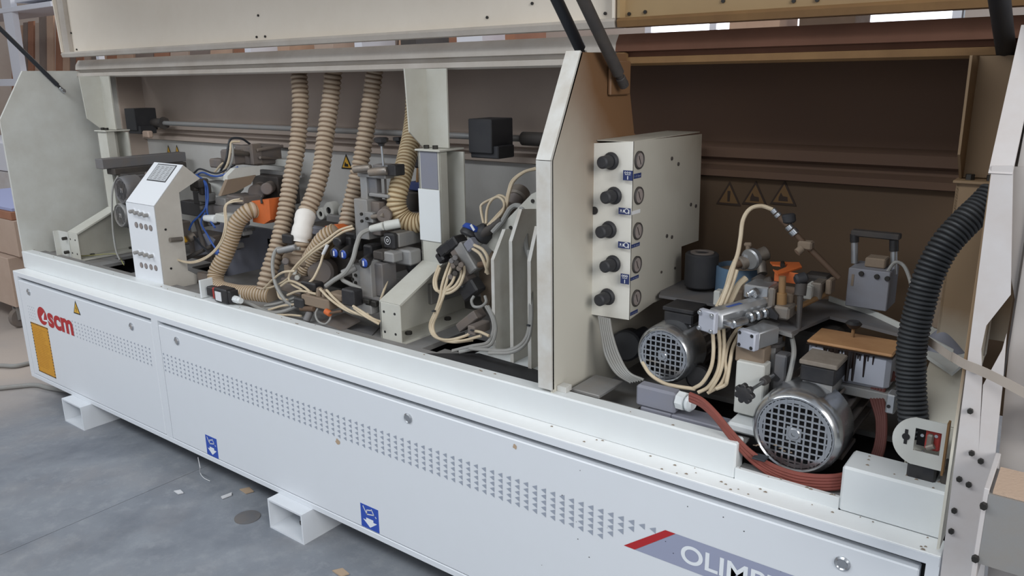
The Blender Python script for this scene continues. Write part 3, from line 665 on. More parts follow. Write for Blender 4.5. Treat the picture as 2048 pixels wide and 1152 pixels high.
part('pivot_arm', B().box(.62, .70, .42, .62, 1.10, 1.18, .006), 'castdust', mb); part('lower_arm', B().box(.60, .68, .40, .60, .80, .92, .006), 'castdust', mb)

# ================================================================== VALVE CABINET (slanted, left bay)
vc = thing('valve_cabinet', 'slim white slanted control cabinet with two rows of gauges', 'cabinet', (1.13, .25, .75))
xr = 1.240; xl = 1.022
outl = [(309, 413), (329, 573), (394, 575), (395, 550), (376, 541), (358, 385), (400, 357), (367, 331)]
rp_ = [P(a_, b_, x=xr) for a_, b_ in outl]
side = B().prism([p - X * (xr - xl) for p in rp_], (xr - xl, 0, 0))
M['cabside'] = mat('cabinet_side', 'cbc7bf', .5, dust=.2, dcol='9c9388', dscale=9)
M['cabwhite'] = mat('cabinet_white', 'e3e6ea', .4)
part('housing', side, 'cabside', vc, False)
f0, f1, f2 = rp_[0], rp_[1], rp_[7]; w_ = X * (xr - xl + .006)
fp = part('front_plate', B().prism([f0 - Y * .004, f1 - Y * .004, f1 - w_ - Y * .004, f0 - w_ - Y * .004], (0, .003, 0)), 'cabwhite', vc, False)
sn = (f2 - f0).cross(X).normalized(); sn = sn if sn.y < 0 or sn.z > 0 else -sn
if sn.z < 0: sn = -sn
tp = part('sloped_top', B().prism([f0 + sn * .001, f2 + sn * .001, f2 - w_ + sn * .001, f0 - w_ + sn * .001], sn * .003), 'cabwhite', vc, False)
dl = (f2 - f0)
def onslope(u, v): return f0 + dl * u - w_ * (1 - v) + sn * .0045
part('label_plate', B().prism([onslope(.55, .18), onslope(.97, .18), onslope(.97, .84), onslope(.55, .84)], sn * .001), 'inkblack', vc, False)
M['lcd'] = mat('label_print', 'b7babd', .4)
part('label_field', B().prism([onslope(.57, .2) + sn * .001, onslope(.95, .2) + sn * .001, onslope(.95, .82) + sn * .001, onslope(.57, .82) + sn * .001], sn * .0005), 'lcd', vc, False)
lb = B()
for k in range(9):
    u_ = .60 + k * .037
    for j in range(4): lb.prism([onslope(u_, .24 + j * .145) + sn * .0016, onslope(u_ + .010, .24 + j * .145) + sn * .0016, onslope(u_ + .010, .24 + j * .145 + random.uniform(.05, .12)) + sn * .0016, onslope(u_, .32 + j * .145) + sn * .0016], sn * .0003)
part('label_text', lb, 'grey', vc, False)
yf = f0.y - .004
for row in (((268, 421), (277, 424), (286, 426.5), (296, 429)), ((277, 503), (287, 505.5), (296, 508), (306, 510.5))):
    for a_, b_ in row:
        q = P(a_ + 1, b_ + 1, y=yf); k_ = part('regulator_knob', B().cyl(q, q - Y * .024, .0078, n=12, bev=.002), 'lgrey', vc)
        sub(k_, 'collar', B().cyl(q, q - Y * .004, .0115, n=14), 'cabwhite')
for row in (((273.5, 449.6), (283, 452), (292.7, 454), (302, 456)), ((284, 530), (293, 532), (303, 534), (312.6, 536))):
    for a_, b_ in row:
        q = P(a_, b_, y=yf); g_ = part('gauge', B().cyl(q, q - Y * .003, .0125, n=20), 'grey', vc); sub(g_, 'dial', B().cyl(q - Y * .003, q - Y * .0036, .0105, n=20), 'dial')
        part('caption', B().box(q.x - .010, q.x + .008, yf - .0006, yf, q.z - .023, q.z - .0205), 'grey', vc, False)
for a_, b_ in ((331, 459), (342, 537)): q = P(a_, b_, x=xr); part('screw', B().cyl(q, q + X * .002, .005, n=10), 'dark', vc)

# ================================================================== GAUGE PANEL (right bay)
gp = thing('gauge_panel', 'cream pressure gauge panel with five regulator knobs', 'control panel', (3.32, .45, .95))
xg = 3.362; yg = .28
face = [P(a_, b_, x=xg) for a_, b_ in ((1267, 283), (1258, 640), (1306, 606), (1362, 581), (1363, 493), (1397, 481), (1404, 268))]
part('side_plate', B().prism(face, (-.003, 0, 0)), 'gauge', gp, False)
zt, zb = face[0].z, face[1].z
part('front_plate', B().prism([(3.250, yg - .012, zt - .008), (xg, face[0].y, zt), (xg, face[1].y, zb), (3.250, yg - .012, zb)], (0, .003, 0)), 'gaugefront', gp, False)
part('top_plate', B().prism([(3.252, yg, zt - .002), (xg - .003, face[0].y, zt - .002), (xg - .003, .70, zt - .002), (3.252, .70, zt - .002)], (0, 0, .002)), 'gauge', gp, False)
for (a_, b_) in ((1223, 322), (1229, 391), (1219, 459), (1227, 527), (1216, 593)):
    q = P(a_, b_, y=yg - .012)
    k_ = part('regulator_knob', B().cyl(q, q - Y * .012, .024, .022, n=22, bev=.003).cyl(q - Y * .012, q - Y * .052, .017, .0165, n=18, bev=.004), 'blackr', gp)
for k, (a_, b_) in enumerate(((1277, 320), (1276, 391), (1274, 462), (1272, 529), (1271, 596))):
    q = P(a_, b_, x=xg)
    g_ = part('gauge', B().rev(q, X, [(0, .024), (.005, .024), (.007, .022), (.005, .0195)], 28, cap=False), 'drk', gp)
    sub(g_, 'dial', B().cyl(q + X * .002, q + X * .004, .0205, n=26), 'dial'); sub(g_, 'needle', B().obox(q + X * .0048, (.0006, .0018, .026), (X, Vector((0, .9, .45)).normalized(), Vector((0, -.45, .9)).normalized())), 'inkblack')
def stick(a, b_, c, d, plane, mt, name='sticker'):
    pass
for k, (l, t, r, b_) in enumerate(((1246, 341, 1265, 361), (1237, 416, 1261, 429), (1236, 484, 1260, 497), (1241, 548, 1258, 568))):
    y_ = yg - .0145
    s_ = part('symbol_sticker', fb(l, t, r, b_, y_, .001, 0), 'sticknavy', gp, False)
    p0, p1 = P(l, b_, y=y_ - .0004), P(r, t, y=y_ - .0004); w2, h2_ = p1.x - p0.x, p1.z - p0.z
    g = B()
    if k in (1, 2):
        g.rev((p0.x + w2 * .68, p0.y, p0.z + h2_ * .55), -Y, [(0, h2_ * .24), (0, h2_ * .34)], 14, cap=False)
        for u0, v0, u1, v1 in ((.1, .35, .38, .35), (.38, .35, .50, .65), (.15, .65, .25, .45), (.82, .2, .9, .7)): g.box(p0.x + w2 * u0, p0.x + w2 * u1 + .0006, p0.y - .0003, p0.y, p0.z + h2_ * min(v0, v1), p0.z + h2_ * max(v0, v1) + .0008)
    else:
        g.box(p0.x + w2 * .45, p0.x + w2 * .55, p0.y - .0003, p0.y, p0.z + h2_ * .12, p0.z + h2_ * .45).box(p0.x + w2 * .2, p0.x + w2 * .8, p0.y - .0003, p0.y, p0.z + h2_ * .55, p0.z + h2_ * .60)
        for u_ in (.15, .4, .65): g.rev((p0.x + w2 * (u_ + .08), p0.y, p0.z + h2_ * .76), -Y, [(0, h2_ * .05), (0, h2_ * .10)], 10, cap=False)
    sub(s_, 'symbol', g, 'paper', smooth=False)
M['papernavy'] = mat('print_on_navy', '9aa0b4', .5)
for k, (l, t, r, b_) in enumerate(((1267, 345, 1282, 358), (1263, 418, 1280, 430), (1262, 484, 1279, 497), (1261, 549, 1277, 562), (1260, 618, 1275, 632))):
    p0, p1 = P(l, b_, x=xg), P(r, t, x=xg)
    s_ = part('range_sticker', B().box(xg, xg + .001, p0.y, p1.y, p0.z, p1.z), 'paper' if k == 1 else 'sticknavy', gp, False)
    if k != 1:
        tx = text(['1-3 bar', '', '1-3 bar', '1-4 bar', '1-4 bar'][k], 0, p1.y - p0.y - .006, 0, (p1.z - p0.z) * .42, 0, 'papernavy', s_, 'range_text', 0.0)
        off = worldloc(s_)
        for v in tx.data.vertices:
            w0 = v.co + off; v.co = Vector((xg + .0014, p0.y + .003 + w0.x, p0.z + (p1.z - p0.z) * .28 + w0.z)) - off
bt = [(1343, 317), (1356, 328), (1381, 409), (1391, 412), (1333, 472), (1343, 474), (1322, 544), (1349, 536)]
for a_, b_ in bt: q = P(a_, b_, x=xg); part('screw', B().cyl(q, q + X * .003, .0055 if b_ < 530 else .004, n=8), 'drk', gp)
q = P(1189, 421, y=yg - .012); part('grommet', B().cyl(q, q - Y * .003, .011, n=16), 'black', gp)

# ================================================================== HOSES
def corr(name, pts, R, pitch, amp, mt, label, cat='hose', n=18, group=None, extra=None):
    path = resample(spline(pxpath(pts) if len(pts[0]) == 3 and isinstance(pts[0], tuple) else pts, 14), pitch / 5)
    b = B().sweep(path, lambda L: R + amp * (abs(math.sin(math.pi * L / pitch)) * 2 - 1), n)
    rg, vl = {'hose_rib': ('hridge', 'hvalley'), 'hose': ('aridge', 'avalley'), 'hose_dark': ('hridge', 'avalley'), 'blackhose': ('bridge', 'bvalley')}[mt]
    b.mats = [rg, vl]; b.mi = [0 if (fi // n) % 5 in (1, 2, 3) else 1 for fi in range(len(b.f))]
    return solo(name, b, mt, label, cat, group)
dh = 'dusty cream ribbed suction hose '
corr('suction_hose', [(598, 120, .60), (598, 150, .60), (601, 210, .58), (595, 290, .54), (582, 360, .48), (570, 430, .42), (556, 490, .36), (538, 545, .30), (529, 580, .27)], .032, .020, .0035, 'hose_rib', dh + 'leftmost of those hanging from the beam')
corr('suction_hose', [(668, 118, .62), (666, 150, .62), (660, 210, .60), (650, 280, .55), (642, 340, .50), (628, 390, .45), (612, 430, .40), (606, 470, .36), (602, 512, .34)], .033, .020, .0033, 'hose_rib', dh + 'bound with white tape near its lower end')
corr('suction_hose', [(752, 118, .64), (748, 150, .64), (740, 210, .62), (728, 290, .58), (716, 350, .54), (702, 410, .50), (693, 455, .46)], .031, .019, .0033, 'hose_rib', dh + 'straight down behind the grey profile column')
corr('suction_hose', [(832, 120, .62), (831, 160, .62), (830, 205, .62), (828, 240, .60), (822, 280, .55), (810, 330, .48), (798, 375, .42), (793, 408, .40), (806, 436, .41), (836, 446, .43), (880, 432, .46)], .034, .014, .0026, 'hose', 'amber ribbed suction hose curling behind the middle stand')
corr('suction_hose', [(524, 421, .44), (506, 420, .395), (492, 426, .37), (474, 446, .34), (462, 480, .32), (448, 515, .29), (432, 548, .26), (436, 574, .24), (470, 585, .24), (508, 588, .25), (545, 592, .27)], .033, .014, .0022, 'hose_dark', 'ribbed hose from the orange nozzle sagging onto the sill')
corr('suction_hose', [(672, 462, .36), (650, 475, .34), (632, 500, .33), (612, 530, .33), (598, 550, .34)], .030, .014, .0035, 'hose_dark', 'short dust-caked ribbed hose right of the taped hose')
path = spline(pxpath([(612, 428, .40), (606, 452, .365), (601, 484, .345)]), 8)
b = B().sweep(path, lambda L: .0385 + .002 * math.sin(L * 90) + .001 * math.sin(L * 210), 14); solo('tape_wrap', b, 'tape', 'crumpled white tape wrapped around a ribbed hose', 'tape')
corr('black_hose', [(1990, 385, .30), (1965, 412, .28), (1930, 445, .25), (1890, 490, .22), (1858, 550, .20), (1838, 620, .19), (1824, 690, .185), (1822, 760, .18), (1826, 830, .17), (1830, 870, .17)], .0285, .0095, .0020, 'blackhose', 'thick black corrugated hose at the right of the bay', n=24)

# ================================================================== TUBES AND CABLES
def cable(name, pts, r, mt, label, cat='tube', group=None, n=8, parent=None):
    pth = spline(pxpath(pts), 8); b = B().sweep(pth, r, n)
    if parent: return part(name, b, mt, parent)
    return solo(name, b, mt, label, cat, group)
def bundle(name, label, lanes, r, mt, cat='tubes', ties=(), tie_r=None):
    """several tubes tied together: each is a part"""
    ps = [pxpath(l) for l in lanes]; base = min((p for l in ps for p in l), key=lambda p: p.z)
    t = thing(name, label, cat, base)
    for i, l in enumerate(ps): part('tube', B().sweep(spline(l, 8), r if not isinstance(r, (list, tuple)) else r[i], 8), mt if isinstance(mt, str) else mt[i], t)
    for (a_, b_, y_) in ties:
        q = P(a_, b_, y=y_); part('cable_tie', B().obox(q, (tie_r or .012, tie_r or .012, .004), None, .001), 'tubeblack', t)
    return t
tc = 'tubecream'
# left cabinet loop
bundle('air_tube', 'thin cream tube looping from the white cabinet up to the left unit', [
    [(346, 476, .26), (330, 485, .22), (326, 500, .20), (345, 515, .19), (380, 524, .19), (415, 512, .20), (440, 485, .22), (450, 450, .24), (449, 415, .26), (462, 402, .28), (480, 398, .30)],
    [(347, 480, .26), (333, 487, .22), (329, 503, .20), (350, 518, .19), (384, 526, .19), (418, 513, .20), (444, 484, .22), (453, 450, .24), (452, 413, .26), (466, 404, .28), (486, 402, .30)]], .0035, tc)
bundle('blue_tubes', 'bundle of blue air tubes hanging down the left unit', [
    [(388, 346, .42), (400, 338, .40), (425, 346, .38), (440, 345, .40), (470, 330, .44)],
    [(390, 352, .42), (405, 345, .40), (425, 352, .38), (446, 350, .40), (476, 334, .44)],
    [(392, 350, .40), (408, 362, .38), (412, 390, .36), (411, 415, .34), (398, 432, .32), (385, 445, .30), (378, 460, .29)],
    [(396, 352, .40), (412, 366, .38), (416, 392, .36), (414, 420, .34), (420, 440, .32), (430, 455, .30)],
    [(411, 425, .33), (402, 445, .31), (415, 470, .29), (430, 495, .28), (442, 505, .28)],
    [(385, 470, .29), (400, 488, .28), (418, 505, .27), (436, 512, .27)]], .0042, ['tubeblack', 'tubeblue', 'tubeblue', 'tubeblue', 'tubeblue', 'tubeblack'])
bundle('cable_loop', 'black and cream leads arching over the left unit', [
    [(440, 345, .42), (452, 320, .42), (456, 295, .44), (462, 278, .46), (482, 277, .50), (500, 288, .54)],
    [(446, 346, .42), (456, 325, .42), (461, 300, .43), (463, 285, .45), (480, 283, .48)],
    [(430, 344, .42), (440, 332, .42), (446, 326, .42)], [(454, 344, .42), (464, 322, .42), (466, 300, .43), (464, 288, .45)]], .0048, ['tubeblack', tc, tc, 'tubegrey'])
cable('power_cable', [(236, 352, .33), (226, 375, .30), (224, 410, .28), (226, 460, .25), (232, 500, .22), (240, 520, .20)], .0045, 'tubegrey', 'thin grey cable running down beside the two small motors', 'cable')
cable('earth_wire', [(152, 512, .19), (180, 511, .22), (215, 508, .24), (235, 510, .22), (248, 530, .20)], .0026, 'ewire', 'green-yellow earth wire in the left stand foot', 'wire')
# centre
bundle('air_tube', 'pair of cream tubes from the grey column down to the left of the valve block', [
    [(705, 452, .33), (680, 460, .31), (655, 478, .28), (625, 500, .26), (595, 528, .24), (578, 552, .22), (584, 568, .20), (605, 580, .18)],
    [(708, 457, .33), (684, 465, .31), (655, 486, .28), (622, 508, .26), (590, 538, .24), (572, 560, .22), (545, 574, .22), (528, 576, .22)]], .0045, tc)
cable('air_tube', [(655, 492, .27), (647, 508, .26), (640, 530, .24), (628, 555, .21), (618, 566, .19)], .0045, tc, 'short cream tube with white sleeve above the valve block')
q0, q1 = P(655, 490, y=.27), P(646, 509, y=.26); solo('tube_sleeve', B().cyl(q0, q1, .0065, n=10), 'paper', 'white sleeve on the short cream tube', 'sleeve')
bundle('air_tube', 'cream tubes tangled at the left of the valve block', [
    [(528, 578, .22), (545, 560, .21), (565, 545, .20), (590, 542, .22)], [(562, 572, .20), (580, 562, .19), (605, 572, .17), (625, 588, .16)],
    [(575, 590, .18), (600, 582, .16), (632, 588, .15)], [(555, 582, .20), (560, 596, .19), (575, 600, .18)], [(537, 620, .16), (565, 612, .17), (595, 608, .17)]], .0045, tc)
bundle('air_tube', 'cream tube pair running from the valve block to the middle stand foot', [
    [(640, 578, .15), (660, 598, .14), (685, 616, .13), (710, 627, .14), (735, 628, .17), (755, 612, .22), (770, 575, .27), (778, 548, .30)],
    [(653, 580, .15), (672, 600, .14), (695, 618, .13), (722, 630, .14), (742, 634, .16)],
    [(706, 612, .13), (722, 622, .13), (745, 637, .14), (760, 643, .16)], [(708, 616, .13), (730, 632, .13), (758, 648, .15)]], .0045, tc)
cable('tube_loop', [(636, 616, .15), (631, 628, .13), (636, 642, .12), (650, 648, .12), (660, 638, .13), (660, 628, .14)], .0035, 'tubegrey', 'small grey tube loop hanging below the valve block')
bundle('grey_cables', 'grey cable flow lying on the bed left of the valve block', [
    [(477, 602, .13), (500, 608, .14), (525, 620, .14), (545, 626, .14), (570, 622, .16), (595, 612, .18)],
    [(530, 612, .18), (560, 606, .20), (590, 596, .22)], [(520, 618, .16), (550, 616, .18), (592, 602, .20)], [(545, 630, .13), (580, 630, .14), (602, 632, .14)]], [.0075, .006, .006, .004], ['tubegrey', 'tubegrey', 'tubegrey', tc])
cable('grey_cable', [(742, 458, .30), (722, 468, .27), (713, 490, .25), (705, 520, .22), (690, 545, .20), (668, 560, .18), (652, 572, .17)], .0085, 'tubegrey', 'thick grey cable bending down from the white gland sleeve', 'cable')
solo('cable_sleeve', B().cyl(P(741, 458, y=.30), P(768, 452, y=.31), .0125, .015, n=14, bev=.003).cyl(P(768, 452, y=.31), P(800, 446, y=.35), .0165, n=14, bev=.003), 'cream', 'off-white cable gland sleeve right of the grey column', 'gland')
cable('grey_cable', [(688, 545, .21), (684, 558, .20), (700, 568, .20), (722, 578, .22)], .0075, 'tubegrey', 'short grey cable looping behind the lower grey block', 'cable')
solo('cable_sleeve', B().cyl(P(684, 548, y=.20), P(712, 534, y=.24), .0135, n=14, bev=.003), 'lgrey', 'grey elbow sleeve beside the lower grey block', 'gland')
cable('grey_cable', [(600, 497, .30), (572, 497, .28), (552, 500, .26), (545, 530, .23), (552, 570, .20), (570, 600, .18), (585, 612, .17)], .0070, 'tubegrey', 'dark grey cable dropping in front of the leftmost hose', 'cable')
solo('cable_sleeve', B().cyl(P(556, 502, y=.26), P(592, 494, y=.29), .012, n=14, bev=.003), 'lgrey', 'tapered grey sleeve left of the taped hose', 'gland')
# right of middle stand
bundle('tube_loom', 'loom of cream tubes tied in loops below the valve terminal', [
    [(878, 530, .30), (868, 560, .28), (872, 580, .27), (890, 582, .27), (910, 572, .28), (922, 550, .30), (920, 532, .31)],
    [(880, 535, .30), (872, 562, .28), (878, 584, .27), (898, 586, .27), (918, 572, .28), (928, 548, .30), (928, 532, .31)],
    [(902, 520, .31), (892, 545, .29), (884, 570, .27), (880, 595, .26), (872, 620, .25), (860, 650, .24), (868, 672, .22), (895, 680, .21), (930, 672, .22), (945, 662, .23)],
    [(908, 520, .31), (898, 548, .29), (890, 575, .27), (884, 600, .26), (876, 624, .25), (866, 652, .24), (875, 675, .22), (905, 684, .21), (945, 680, .22)],
    [(912, 545, .30), (904, 565, .28), (892, 580, .27), (882, 605, .255), (870, 632, .245), (862, 656, .235), (880, 678, .22), (920, 682, .21), (962, 672, .22)],
    [(945, 662, .23), (960, 664, .22), (978, 672, .22)]], .0048, tc, ties=((868, 622, .24), (925, 573, .27), (945, 660, .22)))
bundle('air_tube', 'two cream tubes curving down from the grey valve body', [
    [(948, 490, .30), (966, 500, .30), (976, 520, .30), (972, 545, .31)], [(945, 497, .30), (960, 508, .30), (970, 528, .30), (976, 548, .31)]], .0052, tc)
bundle('tube_loom', 'cream tubes rising in an arch beside the divider', [
    [(975, 452, .34), (995, 430, .37), (1010, 412, .40), (1016, 385, .42), (1024, 362, .44), (1045, 345, .46), (1072, 336, .48)],
    [(979, 454, .34), (998, 432, .37), (1013, 412, .40), (1019, 385, .42), (1028, 362, .44), (1050, 344, .46), (1074, 338, .48)],
    [(984, 455, .34), (1002, 434, .37), (1014, 416, .40), (1012, 398, .42), (1000, 391, .42), (988, 396, .42), (965, 408, .40), (962, 420, .39), (968, 450, .36)],
    [(980, 450, .34), (1004, 425, .37), (1008, 405, .40), (996, 394, .41), (982, 402, .40), (974, 420, .38), (972, 448, .35)]], .0045, tc)
bundle('grey_cables', 'grey cable arch running over the white rib bracket', [
    [(985, 465, .33), (1005, 442, .35), (1020, 418, .37), (1034, 411, .38), (1046, 420, .36), (1051, 450, .33), (1052, 490, .30), (1060, 515, .29), (1072, 530, .28)],
    [(1074, 445, .40), (1062, 460, .38), (1056, 480, .36)]], [.0085, .005], 'tubegrey')
bundle('grey_cables', 'grey cables looping low between valve unit and rib bracket', [
    [(972, 612, .27), (984, 635, .26), (987, 660, .24), (975, 685, .22), (945, 692, .19), (905, 702, .17)],
    [(976, 612, .27), (988, 638, .26), (991, 664, .24), (980, 690, .22), (950, 697, .19), (918, 704, .16)],
    [(1058, 500, .25), (1060, 580, .23), (1060, 640, .21), (1050, 680, .18), (1020, 700, .15), (975, 700, .15), (940, 697, .16)],
    [(1062, 560, .24), (1063, 640, .21), (1053, 684, .18), (1024, 704, .15), (978, 706, .14)]], .0058, 'tubegrey', ties=((1058, 650, .20),))
cable('tube_loop', [(948, 592, .28), (943, 602, .27), (948, 613, .27), (962, 613, .27), (972, 604, .27), (970, 592, .28)], .0048, 'tubegrey', 'small pale ring of tube under the black solenoid plug')
# right bay
lanes = []
for k in range(6): lanes.append([(1198 + k * 4, 632 + k, .24), (1204 + k * 4, 670, .23), (1212 + k * 5, 710, .22), (1232 + k * 5, 745, .20), (1262 + k * 5, 765 - k, .20)])
bundle('wire_loom', 'grey wire loom dropping from under the gauge panel', lanes, .0042, 'tubegrey')
bundle('air_tube', 'cream tube arching over to the brown lance', [
    [(1545, 419, .44), (1522, 412, .43), (1500, 418, .41), (1486, 440, .39), (1481, 475, .37), (1476, 505, .35), (1468, 530, .33), (1456, 570, .30), (1440, 612, .27)]], .0055, tc)
bundle('air_tube', 'cream tubes dropping behind the silver cylinder', [
    [(1470, 520, .34), (1460, 545, .32), (1450, 580, .30), (1433, 614, .27)], [(1492, 556, .36), (1476, 572, .34), (1462, 600, .31), (1452, 625, .29)], [(1474, 540, .33), (1464, 570, .31), (1448, 610, .28)]], [.005, .0085, .005], tc)
bundle('tube_loom', 'cream tubes hanging between silver cylinder and connector box', [
    [(1425, 660, .19), (1427, 700, .18), (1422, 735, .17), (1405, 765, .16), (1385, 778, .16)],
    [(1437, 658, .21), (1440, 700, .20), (1436, 740, .18), (1418, 772, .17), (1396, 785, .16)],
    [(1447, 655, .22), (1448, 700, .20), (1440, 745, .18), (1420, 782, .17)],
    [(1490, 640, .26), (1470, 665, .24), (1456, 690, .22), (1450, 720, .20), (1452, 745, .19), (1440, 770, .18), (1415, 786, .17)],
    [(1480, 665, .24), (1466, 695, .22), (1460, 725, .20), (1454, 760, .18), (1450, 770, .18), (1432, 778, .17)],
    [(1285, 725, .20), (1300, 748, .18), (1325, 765, .17), (1350, 772, .16), (1390, 778, .16)]], .0048, tc)
lanes = [[(1380, 788 + k * 3, .10 + .004 * (k % 2)), (1405, 800 + k * 3, .09), (1432, 826 + k * 3, .083), (1460, 860 + k * 3.5, .08), (1495, 898 + k * 4, .088 + .004 * (k % 2)), (1535, 926 + k * 5, .092), (1580, 944 + k * 6, .088), (1625, 952 + k * 6, .09), (1672, 952 + k * 6, .10), (1700, 945 + k * 5, .14)] for k in range(5)]
bundle('red_cables', 'bundle of dusty red cables sweeping under the largest motor', lanes, .0055, 'tubered', ties=((1521, 915, .085),), tie_r=.03)
lanes = [[(1735 + k * 5, 935, .20), (1752 + k * 4, 890, .22), (1755 + k * 4, 840, .25), (1742 + k * 6, 790, .28), (1755 + k * 5, 765, .30), (1790, 745 + k * 3, .32)] for k in range(5)]
bundle('red_cables', 'dark red cables climbing behind the largest motor', lanes, .0045, 'tubered2')
cable('black_cable', [(1580, 660, .33), (1588, 700, .24), (1582, 740, .21), (1572, 775, .20)], .006, 'tubegrey', 'grey cable from the terminal box of the largest motor', 'cable')
cable('grey_cable', [(1774, 545, .52), (1790, 525, .52), (1808, 532, .52), (1820, 560, .48), (1823, 580, .46)], .0045, 'tubegrey', 'thin grey cable beside the white handle box', 'cable')
# floor cables
cable('floor_cable', [(-60, 731, .3), (0, 730, .10), (30, 731, .06), (62, 727, .10)], .011, 'tubegrey', 'upper grey cable on the floor at the left end', 'cable') if 0 else None
for pts_, lb_ in (([(-520, 700), (-300, 745), (-120, 740), (-40, 734), (0, 731), (30, 732), (60, 726), (90, 720)], 'upper grey cable on the dusty floor at the left'), ([(-560, 745), (-320, 790), (-120, 772), (-40, 778), (0, 776), (40, 772), (72, 770), (100, 776), (140, 782), (200, 790)], 'lower grey cable with dark stretch going under the machine')):
    pth = spline([P(a_, b_, z=.014) for a_, b_ in pts_], 8); solo('floor_cable', B().sweep(pth, .0125, 10), 'tubegrey', lb_, 'cable')

# ================================================================== LEFT BAY UNITS
def unit(name, label, cat, base): return thing(name, label, cat, base)
u1 = unit('end_trimming_unit', 'cluttered dark trimming unit between the white cabinet and the orange nozzle', 'machine unit', (1.3, .5, .75))
part('base_frame', B().box(1.30, 1.60, .60, .74, .75, .90, .004), 'lgrey', u1)
part('rear_plate', fb(432, 452, 556, 575, .60, .02, .002), 'greyplastic', u1)
part('guard_plate', fb(556, 392, 582, 470, .62, .03, .003), 'drk', u1)
part('rail_shelf', B().prism([P(395, 347, y=.42), P(455, 352, y=.42), P(455, 362, y=.42), P(398, 357, y=.42)], (0, .06, 0)), 'cream', u1, False)
part('shelf_bar', B().prism([P(455, 352, x=1.40), P(455, 362, x=1.40), P(520, 350, x=1.40), P(520, 332, x=1.40), P(470, 337, x=1.40)], (-.03, 0, 0)), 'cream', u1, False)
part('hopper', B().prism([P(416, 362, y=.44), P(455, 362, y=.44), P(448, 385, y=.44), P(440, 393, y=.44), P(417, 386, y=.44)], (0, .10, 0)), 'cream', u1, False)
part('hopper_side', B().prism([P(455, 360, x=1.41), P(442, 392, x=1.41), P(470, 385, x=1.41), P(502, 368, x=1.41), P(512, 350, x=1.41)], (-.02, 0, 0)), 'brownblock', u1, False)
part('upper_housing', fb(470, 292, 512, 330, .56, .14, .006), 'castdust', u1)
part('upper_cap', fb(440, 300, 466, 330, .50, .10, .008), 'castdust', u1)
part('side_lever', fb(418, 318, 440, 336, .48, .05, .006), 'castdust', u1)
part('cylinder', B().cyl(P(462, 303, y=.46), P(510, 310, y=.60), .011, n=14, bev=.002), 'steel', u1)
part('linkage', B().cyl(P(515, 300, y=.55), P(565, 292, y=.68), .007, n=10).cyl(P(520, 315, y=.55), P(562, 318, y=.70), .006, n=10).obox(P(512, 308, y=.56), (.02, .05, .09), None, .003), 'castdust', u1)
part('rear_bar', fb(520, 318, 575, 332, .66, .04, .003), 'cream', u1); part('rear_bar', fb(520, 343, 602, 352, .64, .02, .002), 'lgrey', u1)
part('dark_body', fb(505, 352, 556, 410, .58, .12, .006), 'drk', u1)
part('bearing_hub', B().cyl(P(512, 385, y=.50), P(526, 378, y=.60), .036, n=20, bev=.005), 'castdust', u1); part('bearing_hub', B().cyl(P(533, 378, y=.50), P(542, 373, y=.58), .026, n=18, bev=.004), 'castdust', u1)
part('slide_block', fb(430, 396, 450, 412, .40, .10, .004), 'lgrey', u1); part('slide_block', fb(452, 392, 485, 408, .42, .10, .006), 'castdust', u1)
part('slide_rail', B().cyl(P(400, 406, y=.40), P(500, 396, y=.62), .008, n=10).cyl(P(400, 416, y=.38), P(504, 402, y=.60), .010, n=10), 'lgrey', u1)
part('arm', B().prism([P(406, 412, y=.38), P(500, 412, y=.38), P(498, 430, y=.38), P(430, 438, y=.38), P(406, 424, y=.38)], (0, .05, 0)), 'grey', u1, False)
part('dark_arm', fb(362, 405, 412, 432, .42, .05, .003), 'black', u1)
part('head_block', fb(386, 383, 398, 408, .40, .06, .003), 'black', u1); part('head_block', fb(396, 386, 412, 404, .39, .05, .004), 'lgrey', u1)
part('valve_island', B().obox(P(402, 366, y=.38), (.05, .05, .04), None, .006).obox(P(392, 374, y=.38), (.04, .04, .035), None, .006).obox(P(410, 378, y=.40), (.03, .05, .05), None, .006), 'drk', u1)
part('sensor', B().cyl(P(409, 436, y=.32), P(432, 438, y=.33), .014, .019, n=12, bev=.005), 'sill', u1); part('sensor_clamp', fb(430, 429, 454, 446, .33, .05, .004), 'cream', u1); part('sensor_arm', fb(452, 427, 476, 440, .36, .04, .004), 'lgrey', u1)
part('lower_block', fb(378, 470, 420, 520, .34, .10, .005), 'castdust', u1); part('cover_sheet', B().prism([P(388, 480, y=.31), P(410, 466, y=.31), P(430, 480, y=.31), P(416, 508, y=.31), P(392, 512, y=.31)], (0, .004, 0)), 'greyplastic', u1, False)
part('plunger', B().cyl(P(376, 478, y=.27), P(388, 470, y=.30), .020, n=14, bev=.004), 'steel', u1); part('yellow_valve', B().cyl(P(364, 482, y=.26), P(372, 478, y=.27), .014, n=12, bev=.003), 'yellow', u1)
part('side_cylinder', B().cyl(P(340, 480, x=1.255), P(364, 478, x=1.255), .010, n=12), 'steel', u1)
part('lever_rod', B().cyl(P(392, 440, y=.33), P(410, 500, y=.28), .010, n=10).cyl(P(366, 520, y=.25), P(424, 492, y=.30), .009, n=10), 'drk', u1)
part('blue_fitting', B().cyl(P(432, 502, y=.28), P(440, 506, y=.27), .014, n=12, bev=.004), 'tubeblue', u1)
part('corner_bracket', fb(395, 548, 420, 573, .24, .03, .003), 'castdust', u1)
random.seed(3)
for k in range(22):
    a_, b_ = random.uniform(395, 500), random.uniform(440, 500); s_ = random.uniform(.015, .035)
    part('small_block', B().obox(P(a_, b_, y=random.uniform(.42, .55)), (s_, .05, s_ * random.uniform(.6, 1.4)), None, .003), random.choice(['drk', 'castdust', 'grey', 'lgrey']), u1)
